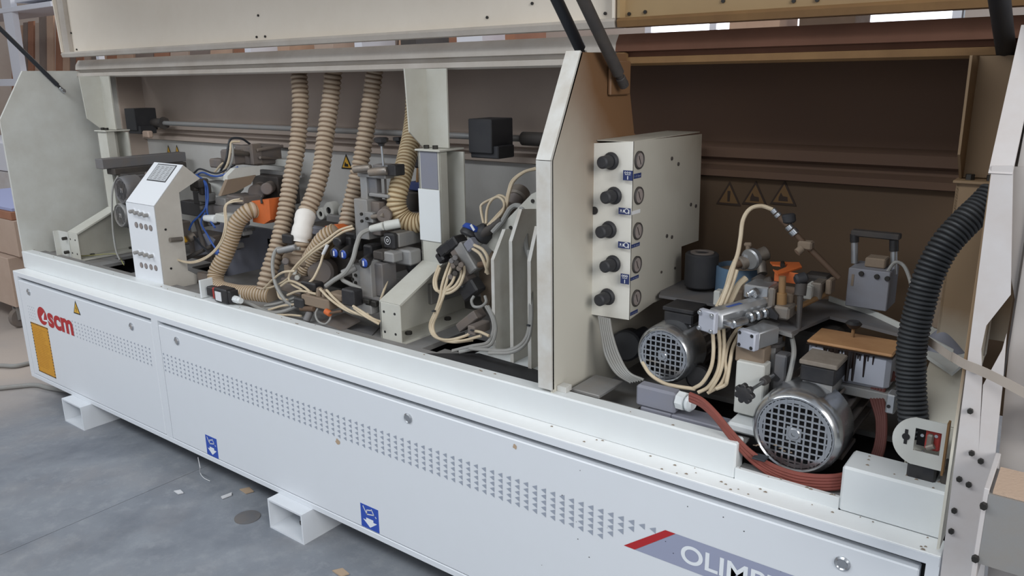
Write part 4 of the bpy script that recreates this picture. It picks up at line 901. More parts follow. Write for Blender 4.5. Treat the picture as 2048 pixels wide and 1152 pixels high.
# orange nozzle
on = unit('orange_nozzle', 'orange sheet metal suction nozzle at the left hose', 'nozzle', P(522, 445, y=.42))
part('hood_shell', B().prism([P(503, 402, y=.40), P(538, 399, y=.40), P(541, 440, y=.40), P(528, 448, y=.40), P(506, 444, y=.40)], (0, .11, 0)), 'orange', on, False)
part('lever', B().cyl(P(524, 407, y=.395), P(522, 396, y=.40), .005, n=8), 'black', on)
# pressure rollers
for i, (a_, b_, r_) in enumerate(((570, 414, .030), (641, 428, .027), (657, 421, .036), (686, 424, .034))):
    t = unit('pressure_roller', ['leftmost white ring roller behind the leftmost hose', 'small white ring roller just right of the taped hose', 'white ring roller in the gap right of the taped hose', 'white ring roller next to the straight hose'][i], 'roller', P(a_, b_ + 14, y=.66))
    q = P(a_, b_, y=.64)
    part('ring', B().rev(q, Y, [(0, r_ * .42), (0, r_ * .9), (.006, r_), (.04, r_), (.04, r_ * .42)], 26, cap=False), 'cream', t); part('shaft', B().cyl(q + Y * .01, q + Y * .05, r_ * .41, n=16), 'dark', t)
part('roller_carrier', fb(600, 436, 700, 452, .66, .05, .003), 'grey', mach, True)
part('roller_carrier', fb(652, 432, 690, 448, .60, .03, .004), 'lgrey', mach, True)
# taped hose nozzle and castings
u2 = unit('scraper_unit', 'dust-caked brown castings under the taped hose', 'machine unit', P(600, 600, y=.34))
part('nozzle_box', fb(562, 512, 606, 532, .29, .09, .010), 'brownblock', u2); part('nozzle_body', fb(566, 530, 604, 562, .31, .09, .010), 'brownblock', u2)
part('lower_body', fb(572, 558, 604, 592, .32, .09, .006), 'brownblock', u2)
part('knob', B().cyl(P(572, 522, y=.29), P(571, 523, y=.27), .014, n=14, bev=.004), 'castdust', u2)
part('fitting', B().cyl(P(590, 540, y=.30), P(588, 545, y=.25), .010, n=10, bev=.003).cyl(P(597, 552, y=.30), P(594, 556, y=.25), .010, n=10, bev=.003), 'cream', u2)
part('gear_guard', B().prism([P(604, 520, y=.36)] + [P(618 + 4.2 * k + (2 if k % 2 else 0), 498 - 5.2 * k - (5 if k % 2 else 0), y=.36) for k in range(9)] + [P(672, 462, y=.36), P(668, 490, y=.36), P(640, 530, y=.36)], (0, .03, 0)), 'hose_dark', u2, False)
part('round_casting', B().cyl(P(640, 545, y=.33), P(652, 540, y=.40), .052, n=26, bev=.01), 'castdust', u2)
part('black_plug', fb(563, 470, 582, 488, .30, .04, .004), 'black', u2); part('sheet', fb(612, 455, 650, 470, .46, .03, .004), 'greyplastic', u2)
part('rear_mass', fb(610, 455, 700, 560, .50, .18, .01), 'drk', u2)
part('orange_cover', B().prism([P(650, 452, y=.40), P(672, 450, y=.40), P(684, 462, y=.40), P(684, 484, y=.40), P(668, 488, y=.40)], (0, .05, 0)), 'orange', u2, False)
part('base_block', fb(560, 560, 600, 575, .25, .12, .006), 'castdust', u2)
# grey profile column unit
u3 = unit('profile_trimmer', 'grey trimming column with a star knob screw on top', 'machine unit', P(738, 595, y=.30))
part('column', fb(709, 399, 735, 478, .34, .08, .003), 'lgrey', u3); part('column_side', fb(733, 404, 759, 470, .36, .07, .003), 'castdust', u3)
part('upper_post', fb(720, 353, 733, 400, .36, .04, .003), 'lgrey', u3); part('upper_sheet', B().prism([P(1991, 336, y=.06), P(2040, 100, y=.17), P(2160, 60, y=.17), P(2160, 336, y=.06)], (0, .01, 0)), 'panelR', en, False)
part('upper_plate', fb(733, 352, 752, 388, .37, .03, .004), 'grey', u3)
part('top_arm', fb(714, 348, 770, 356, .36, .05, .003), 'lgrey', u3)
part('cylinder', B().cyl(P(707, 339, y=.34), P(742, 336, y=.36), .013, n=16, bev=.003), 'steel', u3); part('cylinder', B().cyl(P(738, 345, y=.33), P(775, 341, y=.35), .014, n=16, bev=.003), 'steel', u3)
part('slide_head', fb(745, 330, 778, 345, .38, .06, .003), 'grey', u3); part('black_end', fb(774, 330, 790, 352, .35, .05, .003), 'black', u3)
part('screw_rod', B().cyl(P(767, 332, y=.38), P(763, 290, y=.38), .0045, n=10), 'chrome', u3)
part('star_knob', B().rev(P(763, 292, y=.38), Z, [(0, .010), (.008, .012), (.014, .024), (.026, .026), (.030, .020)], 8), 'black', u3)
part('side_plate', fb(729, 425, 745, 445, .325, .02, .002), 'lgrey', u3)
for a_, b_ in ((724, 428), (735, 437), (725, 442)): q = P(a_, b_, y=.32); part('bolt', B().cyl(q, q - Y * .006, .006, n=8), 'bolt', u3)
part('lower_arm', fb(737, 388, 775, 395, .36, .03, .003), 'lgrey', u3); part('spindle', B().cyl(P(768, 432, y=.33), P(776, 424, y=.40), .026, n=18, bev=.004), 'castdust', u3)
part('shaft', B().cyl(P(744, 434, y=.325), P(768, 430, y=.33), .008, n=10), 'steel', u3)
part('threaded_rod', B().cyl(P(770, 350, y=.37), P(772, 400, y=.37), .004, n=8), 'drk', u3)
part('lower_block', fb(719, 522, 742, 594, .24, .07, .003), 'lgrey', u3); part('lower_block_side', fb(741, 527, 765, 592, .26, .07, .003), 'grey', u3)
part('bolt_plate', fb(704, 530, 722, 572, .28, .03, .002), 'lgrey', u3)
for a_, b_ in ((712, 550), (712, 565), (706, 558)): q = P(a_, b_, y=.28); part('bolt', B().cyl(q, q - Y * .005, .006, n=8), 'bolt', u3)
# blue knobs
kl = ['blue-faced black dial, left of the front pair', 'blue-faced black dial, right of the front pair', 'blue-faced black dial, lowest, beside the bending grey cable']
for i, (a_, b_) in enumerate(((670, 506), (687, 509), (729, 526))):
    q = P(a_, b_, y=.235 if i < 2 else .21)
    t = unit('position_dial', kl[i], 'dial', q - Z * .02)
    part('body', B().cyl(q, P(a_ + 14, b_ - 11, y=.33), .019, n=20, bev=.004), 'black', t); part('face', B().cyl(q - Y * .001, q - Y * .005, .016, .012, n=18), 'blue', t)
    part('window', B().obox(q - Y * .0055, (.006, .001, .018), None, 0), 'paper', t)
    part('counter_block', B().obox(P(a_ + 17, b_ - 22, y=.35), (.045, .06, .06), None, .006), 'black', t)
t = unit('position_dial', 'plain black dial above the pair of blue ones', 'dial', P(676, 488, y=.28))
part('body', B().cyl(P(673, 485, y=.28), P(690, 475, y=.34), .018, n=18, bev=.004), 'black', t); part('counter_block', fb(688, 466, 710, 480, .34, .06, .006), 'black', t)
part('dark_mass', fb(655, 515, 718, 556, .42, .15, .01), 'drk', u3)
# horizontal spindle motor
q = P(765, 465, y=.31); q2 = P(788, 500, y=.31)
sm = unit('spindle_motor', 'box-shaped spindle motor with black round-marked end', 'motor', P(790, 500, y=.40))
part('end_cap', B().box(q.x, q2.x, .31, .335, q2.z, q.z, .006), 'black', sm); part('body', B().box(q.x, q2.x, .336, .66, q2.z + .003, q.z - .003, .003), 'lgrey', sm)
qc = P(775, 481, y=.309); part('ring_mark', B().rev(qc, -Y, [(0, .013), (.0008, .013), (.0008, .0145), (0, .0145)], 24, cap=False).rev(qc, -Y, [(0, .004), (.0008, .004), (.0008, .006), (0, .006)], 20, cap=False), 'paper', sm)
part('grey_connector', fb(762, 505, 786, 525, .28, .05, .005), 'lgrey', sm); part('grey_housing', fb(788, 500, 820, 530, .33, .06, .006), 'lgrey', sm); part('plug', fb(745, 503, 764, 520, .27, .05, .004), 'drk', sm)
part('support_plate', fb(740, 448, 860, 466, .52, .10, .004), 'drk', sm)
part('black_drum', B().cyl(P(835, 530, y=.42), P(845, 525, y=.52), .045, n=24, bev=.01), 'black', sm); part('rear_mass', fb(775, 500, 862, 565, .52, .18, .006), 'drk', sm)
part('lower_tray', fb(770, 560, 862, 600, .40, .25, .003), 'lgrey', sm)
# behind the middle: vertical dark motor with knob
vm = unit('vertical_motor', 'dark upright motor seen behind the curling hose', 'motor', P(828, 420, y=.62))
part('body', B().cyl(P(828, 420, y=.62), P(828, 382, y=.62), .036, n=24, bev=.004), 'drk', vm); part('flange', fb(815, 365, 848, 382, .60, .07, .004), 'sticknavy', vm)
part('counter', fb(826, 311, 853, 337, .58, .06, .006), 'black', vm); part('spindle', B().cyl(P(836, 368, y=.62), P(838, 330, y=.62), .009, n=10), 'brass', vm)
part('star_knob', B().rev(P(798, 288, y=.60), Z, [(0, .010), (.008, .012), (.014, .022), (.026, .022)], 8), 'black', vm)
part('base', fb(800, 380, 856, 440, .66, .05, .003), 'castdust', vm)
# valve block near the sill
vb = unit('valve_block', 'dusty cream valve block with black plugs close to the sill', 'valve block', P(632, 622, y=.15))
part('manifold', fb(603, 595, 657, 615, .14, .06, .003), 'brownblock', vb); [part('top_fitting', B().cyl(P(u_, v_, y=.16), P(u2_, v2_, y=.16), .012, n=10, bev=.003), 'brownblock', vb) for u_, v_, u2_, v2_ in ((638, 592, 640, 576), (650, 594, 652, 580), (620, 592, 618, 582))]
for l, t, r, b_, y_ in ((601, 565, 629, 582, .18), (586, 597, 605, 617, .13), (682, 580, 707, 612, .13)): part('solenoid_plug', fb(l, t, r, b_, y_, .045, .005), 'black', vb)
part('side_body', fb(655, 588, 684, 602, .15, .05, .005), 'brownblock', vb)
part('rust_fitting', B().cyl(P(602, 617, y=.14), P(628, 618, y=.14), .010, n=12, bev=.002), 'copper', vb); part('rust_fitting', B().cyl(P(651, 622, y=.13), P(661, 628, y=.13), .011, n=12, bev=.002), 'orange', vb); part('rust_fitting', B().cyl(P(660, 626, y=.13), P(684, 622, y=.14), .005, n=10), 'copper', vb)
part('pin_cylinder', B().cyl(P(612, 642, y=.13), P(621, 622, y=.15), .013, n=14, bev=.002), 'grey', vb)
part('rear_rails', B().cyl(P(706, 590, y=.20), P(770, 604, y=.20), .006, n=8).cyl(P(706, 600, y=.19), P(765, 612, y=.19), .006, n=8), 'grey', vb)
part('bed_bracket', fb(700, 606, 742, 625, .17, .10, .003), 'lgrey', vb); part('bed_bracket', fb(560, 568, 600, 586, .22, .08, .003), 'castdust', vb)
part('chain_link', B().obox(P(735, 602, y=.17), (.03, .02, .015), None, .003).obox(P(745, 606, y=.18), (.05, .02, .02), None, .003), 'bolt', vb)
part('slanted_plate', B().prism([P(618, 650, y=.14), P(690, 625, y=.25), P(720, 640, y=.22), P(668, 668, y=.12)], (0, 0, -.006)), 'castdust', vb, False)
# loose sleeve/dust on the bed
part('bed_tray', B().prism([P(640, 655, z=.752), P(668, 640, z=.752), P(758, 655, z=.752), P(742, 672, z=.752)], (0, 0, -.004)), 'grey', vb, False)
# limit switch box on the sill
ls = unit('limit_switch', 'black limit switch box with red collar sitting on the sill', 'switch', P(450, 612, y=.10))
a0 = P(428, 574, y=.075); a1 = P(454, 612, y=.075)
part('body', B().box(a0.x, a0.x + .082, .070, .118, .779, a0.z, .005), 'black', ls)
part('label_plate', B().box(a0.x + .012, a0.x + .050, .0685, .070, .787, .787 + .036), 'paper', ls, False)
part('side_face', B().box(a0.x + .083, a0.x + .10, .075, .114, .785, a0.z - .004, .003), 'black', ls)
part('red_collar', B().box(a0.x - .022, a0.x - .001, .078, .112, .785, a0.z - .006, .003), 'red', ls); part('actuator', B().box(a0.x - .065, a0.x - .023, .080, .110, .79, a0.z - .008, .004), 'black', ls)
part('bracket', B().box(a0.x - .095, a0.x - .085, .07, .125, .778, .85, .001).box(a0.x - .095, a0.x + .10, .118, .122, .778, .81, .001), 'sill', ls); part('gland', B().cyl((a0.x + .10, .094, .80), (a0.x + .125, .094, .799), .014, n=8).cyl((a0.x + .125, .094, .799), (a0.x + .14, .094, .798), .011, n=14), 'sill', ls)

# ================================================================== VALVE TERMINAL AND RIB BRACKET (right end of the left bay)
M['ribm'] = mat('rib_enamel', 'd6d5cf', 0.45, dust=0.25, dcol='a89c8c', dscale=9)
rbk = unit('rib_bracket', 'white welded bracket with three vertical ribs against the divider', 'bracket', (3.0, .35, .75))
ribs = (((985, 519), (986, 690), (1008, 458), (1016, 458)), ((1021, 482), (1025, 700), (1041, 418), (1050, 418)), ((1058, 522), (1060, 708), (1073, 452), (1082, 452)))
for i, ((ax_, ay), (bx, by), (cx_, cy), (dx_, dy)) in enumerate(ribs):
    yf_ = (.27, .235, .22)[i]
    p = P(ax_, ay, y=yf_); x0 = p.x; zb_ = .752; q = P(cx_, cy, x=x0)
    pl_ = [(x0, yf_, zb_), (x0, yf_, p.z), (x0, q.y, q.z), (x0, q.y + .16, q.z - .02), (x0, q.y + .16, zb_)]
    part('rib', B().prism(pl_, (.004, 0, 0)), 'ribm', rbk, False)
    part('rib_edge', B().prism([(x0 - .004, yf_ - .003, zb_), (x0 - .004, yf_ - .003, p.z), (x0 - .004, yf_, p.z), (x0 - .004, yf_, zb_)], (.012, 0, 0)).prism([(x0 - .004, yf_ - .003, p.z), (x0 - .004, q.y - .003, q.z), (x0 - .004, q.y, q.z - .004), (x0 - .004, yf_, p.z - .004)], (.012, 0, 0)), 'divider_edge', rbk, False)
part('back_sheet', B().box(2.90, 3.20, .42, .428, .752, 1.16), 'stand', rbk, False)
part('base_plate', B().box(2.84, 3.20, .20, .47, .750, .758, .002), 'sill', rbk)
qa = [P(968, 486, y=.36), P(1063, 388, y=.36), P(1074, 383, y=.36), P(1078, 448, y=.36), P(1046, 470, y=.36), P(1000, 515, y=.36)]
part('inclined_plate', B().prism(qa, (0, .008, 0)), 'stand', rbk, False)
for a_, b_ in ((1066, 402), (1042, 429), (1022, 455)): q = P(a_, b_, y=.36); part('bolt', B().cyl(q, q - Y * .004, .006, n=8), 'bolt', rbk)
part('gusset', B().prism([P(990, 556, y=.40), P(1010, 520, y=.40), P(1022, 520, y=.40), P(1022, 555, y=.40), P(996, 560, y=.40)], (0, .006, 0)), 'divider_edge', rbk, False)
vt = unit('valve_terminal', 'tilted grey valve terminal with black solenoids and blue cap', 'valve terminal', P(940, 560, y=.33))
ua = (P(952, 541, y=.32) - P(921, 489, y=.32)).normalized(); va = ua.cross(Y).normalized(); Rv = (ua, Y, va)
def tb_(a_, b_, y_, L, D, Wd, bev=.004): return B().obox(P(a_, b_, y=y_), (L, D, Wd), Rv, bev)
part('body', tb_(939, 514, .345, .105, .05, .040), 'lgrey', vt); part('fitting_strip', tb_(925, 524, .335, .10, .03, .03), 'castdust', vt)
for k in range(3): part('solenoid', B().obox(P(915 - 11 * k, 484 + 8 * k, y=.345), (.036, .06, .040), Rv, .005), 'black', vt)
part('solenoid', B().obox(P(886, 514, y=.335), (.036, .04, .03), Rv, .005), 'black', vt)
part('blue_cap', B().cyl(P(937, 474, y=.33), P(946, 455, y=.345), .034, .030, n=24, bev=.006), 'black', vt); part('blue_face', B().cyl(P(942, 463, y=.332), P(947, 453, y=.342), .0335, .030, n=24, bev=.004), 'blue', vt)
part('blue_mark', B().obox(P(945, 455, y=.30), (.022, .002, .008), Rv, 0), 'paper', vt)
part('grey_head', B().cyl(P(946, 482, y=.35), P(960, 470, y=.355), .028, n=20, bev=.003), 'cream', vt); part('grey_cap', B().cyl(P(958, 474, y=.35), P(978, 458, y=.36), .034, .029, n=20, bev=.008), 'blackr', vt)
part('junction', B().obox(P(943, 489, y=.31), (.035, .03, .04), Rv, .005), 'greyplastic', vt)
for a_, b_ in ((905, 520), (912, 514), (908, 530), (915, 524), (920, 535), (912, 545), (903, 552), (924, 528)): part('push_fitting', B().cyl(P(a_, b_, y=.32), P(a_ - 2, b_ + 2, y=.28), .009, n=10, bev=.002), random.choice(['drk', 'castdust', 'grey']), vt)
part('black_connector', B().obox(P(944, 578, y=.32), (.05, .05, .075), Rv, .006), 'black', vt); part('lower_body', B().obox(P(932, 562, y=.34), (.03, .05, .06), Rv, .005), 'castdust', vt)
part('rear_arm', B().prism([P(958, 540, y=.38), P(985, 500, y=.38), P(990, 560, y=.38), P(975, 620, y=.38), P(962, 600, y=.38)], (0, .02, 0)), 'brownblock', vt, False)
part('foot_block', B().obox(P(942, 640, y=.30), (.03, .05, .10), Rv, .003).obox(P(958, 655, y=.26), (.03, .08, .03), None, .003), 'castdust', vt)
part('copper_fitting', B().cyl(P(958, 530, y=.33), P(972, 527, y=.33), .010, n=10), 'copper', vt)
ac = unit('actuator', 'dusty cylinder actuator rising behind the rib bracket', 'actuator', P(1010, 430, y=.46))
part('tube', B().cyl(P(1012, 430, y=.44), P(1036, 392, y=.50), .026, n=20, bev=.003), 'castdust', ac); part('end_head', B().cyl(P(1034, 396, y=.49), P(1044, 380, y=.52), .033, n=20, bev=.006), 'steel', ac)
part('carrier', B().obox(P(1000, 455, y=.46), (.05, .10, .05), Rv, .004), 'castdust', ac)
part('tapered_gland', B().cyl(P(964, 470, y=.34), P(1004, 440, y=.35), .016, .010, n=14), 'drk', ac)
solo('wall_unit', B().box(2.66, 2.86, .70, .78, .80, 1.18, .006), 'castdust', 'dusty grey housing in the shade between middle stand and divider', 'housing')
solo('bed_tray', B().prism([(2.72, .135, .762), (3.19, .125, .762), (3.19, .215, .762), (2.86, .235, .762)], (0, 0, -.003)), 'blackr', 'dark flat tray on the bed in front of the rib bracket', 'tray', smooth=False)

# ================================================================== RIGHT BAY UNITS
# grey connector box with white gland
cb = unit('connector_box', 'grey plastic connector hood with white cable gland', 'connector', P(1310, 825, y=.14))
a0, a1 = P(1271, 790, y=.125), P(1350, 800, y=.125)
zt_ = P(1310, 778, y=.125).z
part('hood', B().box(a0.x, a1.x, .125, .165, zt_ - .058, zt_, .006), 'greyplastic', cb)
part('lower_hood', B().box(a0.x + .012, a1.x - .008, .128, .162, zt_ - .088, zt_ - .058, .004), 'greyplastic', cb)
part('base', B().box(a0.x - .008, a1.x + .004, .118, .172, zt_ - .10, zt_ - .086, .004), 'drk', cb)
gz = zt_ - .022
part('gland', B().cyl((a1.x, .145, gz), (a1.x + .022, .143, gz), .024, n=8, bev=.002).cyl((a1.x + .022, .143, gz), (a1.x + .044, .14, gz), .022, n=24, bev=.008), 'sill', cb)
part('latch', B().box(a0.x + .02, a0.x + .05, .112, .118, zt_ - .098, zt_ - .085, .002).box(a1.x - .05, a1.x - .02, .112, .118, zt_ - .098, zt_ - .085, .002), 'grey', cb)
part('bed_block', B().box(a1.x - .01, a1.x + .14, .125, .19, .752, .777, .003), 'greyplastic', cb)
part('bed_strip', B().box(3.27, 3.36, .13, .26, .765, .775, .002), 'lgrey', cb)
# black coil behind the loom and small dark parts
solo('black_coupling', B().cyl(P(1250, 692, y=.34), P(1262, 686, y=.42), .046, n=24, bev=.006).cyl(P(1262, 678, y=.36), P(1290, 664, y=.42), .018, n=14), 'blackr', 'round black coupling behind the grey wire loom', 'coupling')
solo('black_knob_wheel', B().cyl(P(1395, 755, y=.25), P(1402, 750, y=.30), .032, n=22, bev=.005), 'black', 'round black wheel between the middle motor and the cream tubes', 'wheel')
# silver pneumatic cylinders
pc = unit('pneumatic_cylinder', 'silver pneumatic cylinder pointing out with four-bolt end plate', 'cylinder', P(1413, 660, y=.16))
c0 = P(1413, 643, y=.15); c1 = P(1525, 612, z=c0.z + .004); dx = (c1 - c0); Lc = min(dx.length, .36); dx.normalize(); sx_ = Z.cross(dx).normalized() * -1; R3 = (sx_, dx, Z)
hw, hh = .052, .054
part('barrel', B().obox(c0 + dx * (Lc * .55), (hw * .92, Lc * .9, hh * .92), R3, .010), 'alu', pc)
part('end_plate', B().obox(c0 + dx * .006, (hw, .016, hh), R3, .003), 'zinc', pc)
part('rear_plate', B().obox(c0 + dx * Lc, (hw * 1.05, .02, hh * 1.05), R3, .003), 'steel', pc)
for i in (-1, 1):
    for j in (-1, 1): q = c0 + sx_ * i * hw * .36 + Z * j * hh * .36 - dx * .002; part('bolt', B().cyl(q, q - dx * .006, .0055, n=12, bev=.001), 'chrome', pc)
part('blue_print', B().obox(c0 + dx * .09 + Z * (hh * .462) + sx_ * .004, (.010, .05, .001), R3, 0), 'tubeblue', pc, False)
f0_ = c0 + dx * .04 + sx_ * .034 - Z * .004
part('elbow', B().cyl(f0_ - sx_ * .01, f0_ + sx_ * .014, .010, n=12).cyl(f0_ + sx_ * .010, f0_ + sx_ * .010 + dx * .05, .0105, n=12, bev=.003), 'chrome', pc)
for k in range(5): q = f0_ + sx_ * .011 + dx * (.055 + k * .024) + Z * .006; part('nut', B().cyl(q, q + dx * .016, .0135, n=12, bev=.004), 'chrome', pc)
part('rear_elbow', B().cyl(f0_ + sx_ * .011 + dx * .17, f0_ + sx_ * .011 + dx * .21, .013, n=12, bev=.004), 'tubecream', pc)
pc2 = unit('pneumatic_cylinder', 'smaller square cylinder head below the silver cylinder', 'cylinder', P(1495, 695, y=.19))
c0 = P(1493, 680, y=.18)
part('end_plate', B().obox(c0 + dx * .006, (.053, .02, .045), R3, .003), 'zinc', pc2); part('barrel', B().obox(c0 + dx * .05, (.050, .075, .042), R3, .003), 'alu', pc2)
for i in (-1, 1):
    for j in (-1, 1): q = c0 + sx_ * i * .018 + Z * j * .015 - dx * .003; part('bolt_recess', B().cyl(q, q - dx * .002, .0045, n=10), 'dark', pc2)
# upright bracket under it with star knob
ub = unit('upright_bracket', 'white upright plate with black star knob left of the largest motor', 'bracket', P(1500, 840, y=.17))
part('brown_head', fb(1470, 694, 1528, 728, .20, .06, .003), 'brownblock', ub)
part('white_plate', fb(1469, 726, 1526, 832, .185, .045, .003), 'cream', ub)
a0 = P(1469, 835, y=.16); a1 = P(1528, 845, y=.16)
part('base_lip', B().box(a0.x - .012, a1.x, .14, .25, a0.z - .03, a0.z - .006, .006), 'sill', ub)
part('side_plate', fb(1529, 690, 1547, 806, .25, .05, .002), 'lgrey', ub); part('slotted_plate', fb(1545, 710, 1571, 782, .23, .04, .004), 'grey', ub)
part('slot', B().cyl(P(1551, 753, y=.2295), P(1551, 753, y=.228), .012, n=16), 'dark', ub)
k0 = P(1489, 787, y=.085); k1 = P(1546, 751, y=.22)
part('knob_rod', B().cyl(k0, k1, .0048, n=10), 'chrome', ub); ka = (k1 - k0).normalized()
st_ = B().rev(k0 - ka * .008, ka, [(0, .014), (.002, .018), (.016, .018), (.022, .010)], 20); uu = ka.orthogonal().normalized(); vv_ = ka.cross(uu)
for k in range(7): a_ = 2 * math.pi * k / 7; c_ = k0 + (uu * math.cos(a_) + vv_ * math.sin(a_)) * .017; st_.cyl(c_ - ka * .007, c_ + ka * .008, .0075, n=10, bev=.002)
part('star_knob', st_, 'black', ub); part('rod_joint', B().cyl(k0 + ka * .085, k0 + ka * .11, .010, n=12, bev=.002), 'drk', ub)
part('spring_stack', B().cyl(P(1548, 672, y=.27), P(1548, 706, y=.27), .020, n=14).cyl(P(1548, 684, y=.27), P(1548, 690, y=.27), .026, n=14), 'drk', ub)
part('dark_mass', B().box(P(1560, 720, y=.36).x, P(1660, 720, y=.36).x, .38, .60, .74, .97, .01), 'drk', ub)
# work table plates
tp_ = unit('work_table', 'grey steel table plate with cream rim carrying the glue units', 'table', P(1640, 660, z=.985))
zt_ = 1.0
tpts = [P(a_, b_, z=zt_) for a_, b_ in ((1470, 640), (1583, 664), (1660, 632), (1800, 668), (1850, 690), (1835, 668), (1658, 598), (1600, 600), (1520, 610))]
part('plate', B().prism(tpts, (0, 0, -.008)), 'grey', tp_, False)
rim = [P(1657, 602, z=zt_), P(1745, 632, z=zt_), P(1842, 678, z=zt_), P(1905, 712, z=zt_)]
b = B()
for p_, q_ in zip(rim, rim[1:]): b.prism([p_, q_, q_ + Z * .014, p_ + Z * .014], (0, .006, 0))
part('rim', b, 'cream', tp_, False)
part('left_plate', B().prism([P(a_, b_, z=.99) for a_, b_ in ((1318, 590), (1430, 608), (1440, 590), (1430, 560), (1330, 560))], (0, 0, -.008)), 'grey', tp_, False)
part('side_block', fb(1426, 582, 1440, 612, .33, .03, .003), 'cream', tp_)
part('right_plate', B().prism([P(a_, b_, z=.985) for a_, b_ in ((1838, 700), (1905, 745), (1935, 720), (1935, 640), (1850, 620))], (0, 0, -.008)), 'cream', tp_, False)
# drums
dk = unit('black_drum', 'dark blue-black upright cylinder beside the gauge panel', 'drum', P(1400, 572, y=.55))
q = P(1401, 572, y=.55); part('body', B().cyl(q - Z * .0, q + Z * .10, .048, n=32, bev=.004), 'blackr', dk); part('top_ring', B().rev(q + Z * .10, Z, [(0, .034), (.003, .034), (.003, .020), (0, .020)], 28, cap=False), 'castdust', dk)
db = unit('blue_drum', 'open dusty blue drum behind the cream tubes', 'drum', P(1475, 590, y=.58))
q = P(1476, 582, y=.58); part('wall', B().rev(q, Z, [(0, .066), (.075, .066), (.075, .060), (.02, .060)], 36, cap=False), 'drumblue', db); part('inside', B().cyl(q + Z * .03, q + Z * .062, .0605, n=32), 'brownblock', db)
# silver valve cluster behind
vcl = unit('regulator_valve', 'dusty silver regulator with small T-handle above the blue drum', 'valve', P(1500, 530, y=.52))
part('barrel', B().cyl(P(1480, 528, y=.50), P(1535, 505, y=.56), .020, n=20, bev=.004), 'steel', vcl); part('flange', B().cyl(P(1498, 520, y=.50), P(1508, 516, y=.52), .030, n=22, bev=.004), 'alu', vcl)
part('block', fb(1484, 508, 1498, 520, .50, .04, .004), 'alu', vcl); part('handle', B().cyl(P(1495, 508, y=.51), P(1496, 490, y=.51), .006, n=10).cyl(P(1489, 489, y=.51), P(1503, 489, y=.51), .006, n=10, bev=.002), 'brownblock', vcl)
part('elbow', B().cyl(P(1472, 530, y=.50), P(1488, 524, y=.50), .012, n=12, bev=.003), 'copper', vcl); part('lower_pipe', B().cyl(P(1522, 525, y=.52), P(1525, 548, y=.50), .013, n=12), 'steel', vcl)
# orange guard and blocks on the table
og = unit('orange_guard', 'orange slotted guard on the work table', 'guard', P(1570, 570, y=.45))
tz = P(1570, 540, y=.42).z
gpz = [P(a_, b_, z=tz) for a_, b_ in ((1546, 541), (1552, 545), (1572, 537), (1575, 531), (1565, 534), (1545, 532), (1540, 526), (1598, 527), (1604, 537), (1556, 552))]
part('top_sheet', B().prism(gpz, (0, 0, .004)), 'orange', og, False)
part('front_sheet', fb(1548, 544, 1602, 566, .40, .004, .001), 'orange', og)
part('screw', B().cyl(P(1565, 531, z=tz + .004), P(1565, 526, z=tz + .004), .006, n=10), 'bolt', og)
ft_ = unit('table_fixture', 'row of dusty blocks, brass post and clamp on the work table', 'fixture', P(1580, 640, z=1.0))
part('silver_block', fb(1486, 572, 1538, 600, .33, .08, .004), 'alu', ft_); part('silver_block', fb(1534, 576, 1548, 636, .31, .06, .004), 'steel', ft_)
part('brown_block', fb(1456, 580, 1488, 606, .36, .08, .006), 'brownblock', ft_)
part('chrome_bolt', B().cyl(P(1494, 590, y=.31), P(1515, 582, y=.34), .007, n=12, bev=.002).cyl(P(1506, 587, y=.315), P(1512, 584, y=.325), .013, n=8), 'chrome', ft_)
part('brown_core', fb(1548, 586, 1585, 614, .34, .08, .004), 'brownblock', ft_)
part('brass_post', B().cyl(P(1563, 614, y=.32), P(1565, 553, y=.32), .0085, n=14).cyl(P(1563, 612, y=.32), P(1564, 585, y=.32), .012, n=14, bev=.002), 'brass', ft_)
part('grey_block', fb(1545, 614, 1578, 640, .29, .06, .005), 'steel', ft_)
part('lever', B().prism([P(1531, 620, y=.28), P(1542, 615, y=.28), P(1556, 632, y=.28), P(1554, 640, y=.28), P(1540, 636, y=.28)], (0, .02, 0)), 'black', ft_)
part('clamp_head', B().cyl(P(1590, 560, y=.33), P(1614, 554, y=.35), .014, n=14, bev=.005), 'blackr', ft_); part('clamp_stem', B().cyl(P(1602, 562, y=.34), P(1597, 658, y=.31), .008, .006, n=10).cyl(P(1603, 566, y=.34), P(1600, 590, y=.335), .014, n=12), 'drk', ft_)
part('bevel_block', fb(1606, 572, 1622, 600, .38, .06, .003), 'cream', ft_); part('grey_block', fb(1620, 566, 1642, 600, .40, .06, .003), 'steel', ft_); part('post', fb(1650, 560, 1662, 590, .42, .04, .003), 'brownblock', ft_)
part('tie_rod', B().cyl(P(1590, 617, y=.34), P(1656, 586, y=.44), .007, n=10), 'brass', ft_)
part('rear_block', fb(1604, 552, 1655, 572, .48, .06, .006), 'drk', ft_); part('round_foot', B().cyl(P(1545, 560, y=.40), P(1530, 566, y=.40), .012, n=12, bev=.003).cyl(P(1512, 552, y=.42), P(1520, 566, y=.42), .014, .026, n=12), 'drk', ft_)
part('front_bar', B().prism([P(1512, 648, y=.27), P(1584, 668, y=.27), P(1584, 676, y=.27), P(1512, 654, y=.27)], (0, .05, 0)), 'lgrey', ft_, False)
